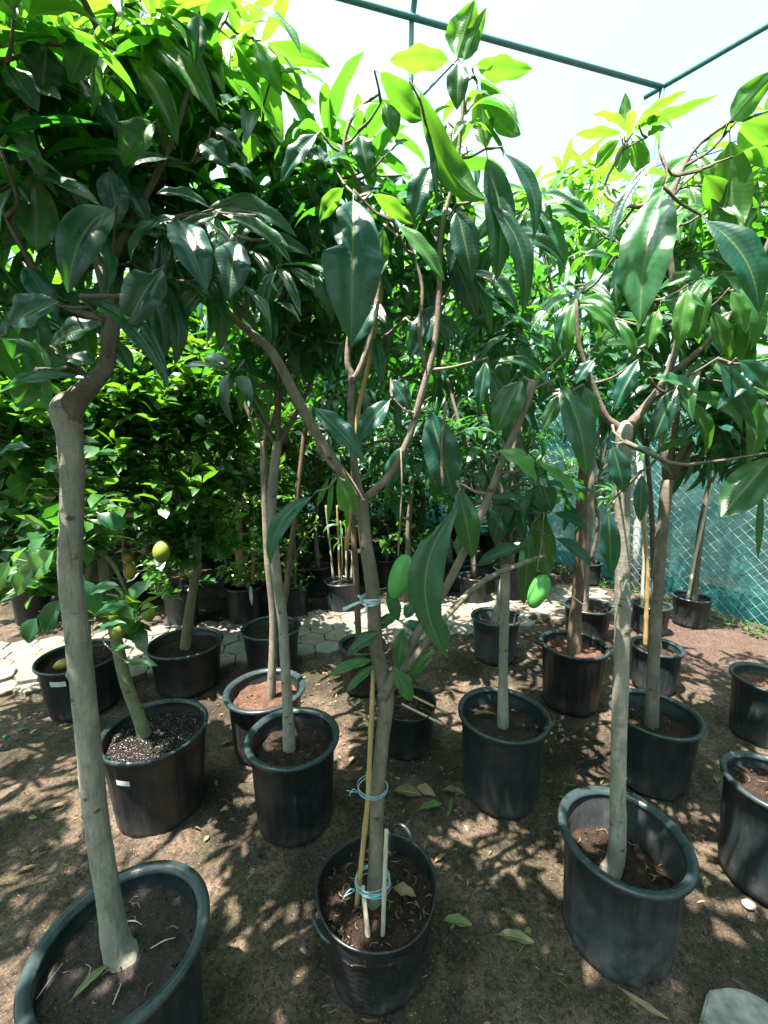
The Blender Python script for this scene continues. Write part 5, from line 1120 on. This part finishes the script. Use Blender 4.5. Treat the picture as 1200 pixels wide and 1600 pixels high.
def slab(pp, h, label):
    P_ = [GP(x, y) for x, y in pp]; c = sum(P_, Vector())/len(P_); bm = bmesh.new(); vs = [bm.verts.new((p_.x-c.x, p_.y-c.y, h+random.uniform(-.004, .004))) for p_ in P_]
    f = bm.faces.new(vs); 
    if f.normal.z < 0: f.normal_flip()
    r_ = bmesh.ops.extrude_face_region(bm, geom=[f]); 
    for v in r_['geom']:
        if isinstance(v, bmesh.types.BMVert): v.co.z = -.02; v.co.x *= 1.05; v.co.y *= 1.05
    bmesh.ops.bevel(bm, geom=bm.edges[:], offset=.006, segments=2, affect='EDGES'); bmesh.ops.triangulate(bm, faces=bm.faces[:]); bmesh.ops.subdivide_edges(bm, edges=[e for e in bm.edges if e.calc_length() > .02], cuts=3, use_grid_fill=True)
    for v in bm.verts: v.co += Vector((1, 1, 1))*.004*(float(fbm(np.array(v.co.x*60+9), np.array(v.co.y*60+v.co.z*40+9), 2, 3))-.5)
    bmesh.ops.recalc_face_normals(bm, faces=bm.faces[:])
    me = bpy.data.meshes.new('stone'); bm.to_mesh(me); bm.free(); me.materials.append(M['stone']); o = bpy.data.objects.new('stone', me); col.objects.link(o); o.location = (c.x, c.y, 0); tag(o, label, 'stone', 'loose stones on the earth')
slab([(1092, 1605), (1104, 1560), (1128, 1551), (1165, 1558), (1215, 1585), (1245, 1640), (1150, 1660)], .028, 'big pale flat stone at the lower right corner of the view')
stone(1170, 1412, .022, .018, .012, 'small pinkish stone beside the nearer pot at the right edge', 0, seed=5)
stone(555, 1330, .012, .01, .008, 'tiny pebble between the shiny-rimmed pot and the tub', 0, 'stone_dark', seed=6)
def loose(x, y, rot, label):
    global V, Fc, rr
    V, Fc, rr = [], [], []; c = GP(x, y, .05); q = c-PO; lx = q.dot(pu); ly = q.dot(pv); paver(lx, ly, .055, rot, .10, .06)
    VV = np.array(V)-np.array([c.x, c.y, 0]); o = from_arrays('paver_block', VV, Fc, M['paver'], attrs={'rnd': rr}, smooth=False); o.location = (c.x, c.y, 0); tag(o, label, 'paver', 'loose pavers at the left end of the path')
loose(-4, 1055, .2, 'loose paver block at the left edge of the view, outermost one'); loose(52, 1052, .6, 'teal-grey loose paver block leaning by the pot with the yellow lemon')
# crumbs: countless small chips, twigs and pebbles
random.seed(3); mb = MB()
for i in range(5200):
    if i < 3600: x, y = random.uniform(-1.6, 2.2), random.uniform(.55, 2.9)
    else: x, y = random.uniform(-4, 4), random.uniform(1.5, 6)
    if any(math.hypot(x-P[0], y-P[1]) < P[3]*.85 for P in POTS.values()): continue
    z = gz(x, y)+.001; s = random.uniform(.0015, .006)*(1 if random.random() < .93 else 2)
    t_ = random.random()
    if t_ < .25:
        b = random.random()*6.28; l = random.uniform(.01, .04); w_ = .0009
        c_, s_ = math.cos(b), math.sin(b); V_ = [(x-s_*w_, y+c_*w_, z+.001), (x+s_*w_, y-c_*w_, z+.001), (x+l*c_, y+l*s_, z+.003), (x, y, z+.0035)]; mb.add(V_, [(0, 1, 3), (1, 2, 3), (2, 0, 3)], None, 1)
    else:
        V_ = [(x+random.uniform(-s, s), y+random.uniform(-s, s), z+random.uniform(-.3, .9)*s) for _ in range(5)]
        mb.add(V_, [(0, 1, 2), (0, 2, 3), (0, 3, 1), (4, 2, 1), (4, 3, 2), (4, 1, 3)], None, 0 if t_ < .8 else 2)
o = mb.build('earth_crumbs', [M['stone_dark'], M['straw_dark'], M['earth']], None, smooth=False); tag(o, 'small crumbs, twigs and pebbles scattered over the earth', 'debris', kind='stuff')
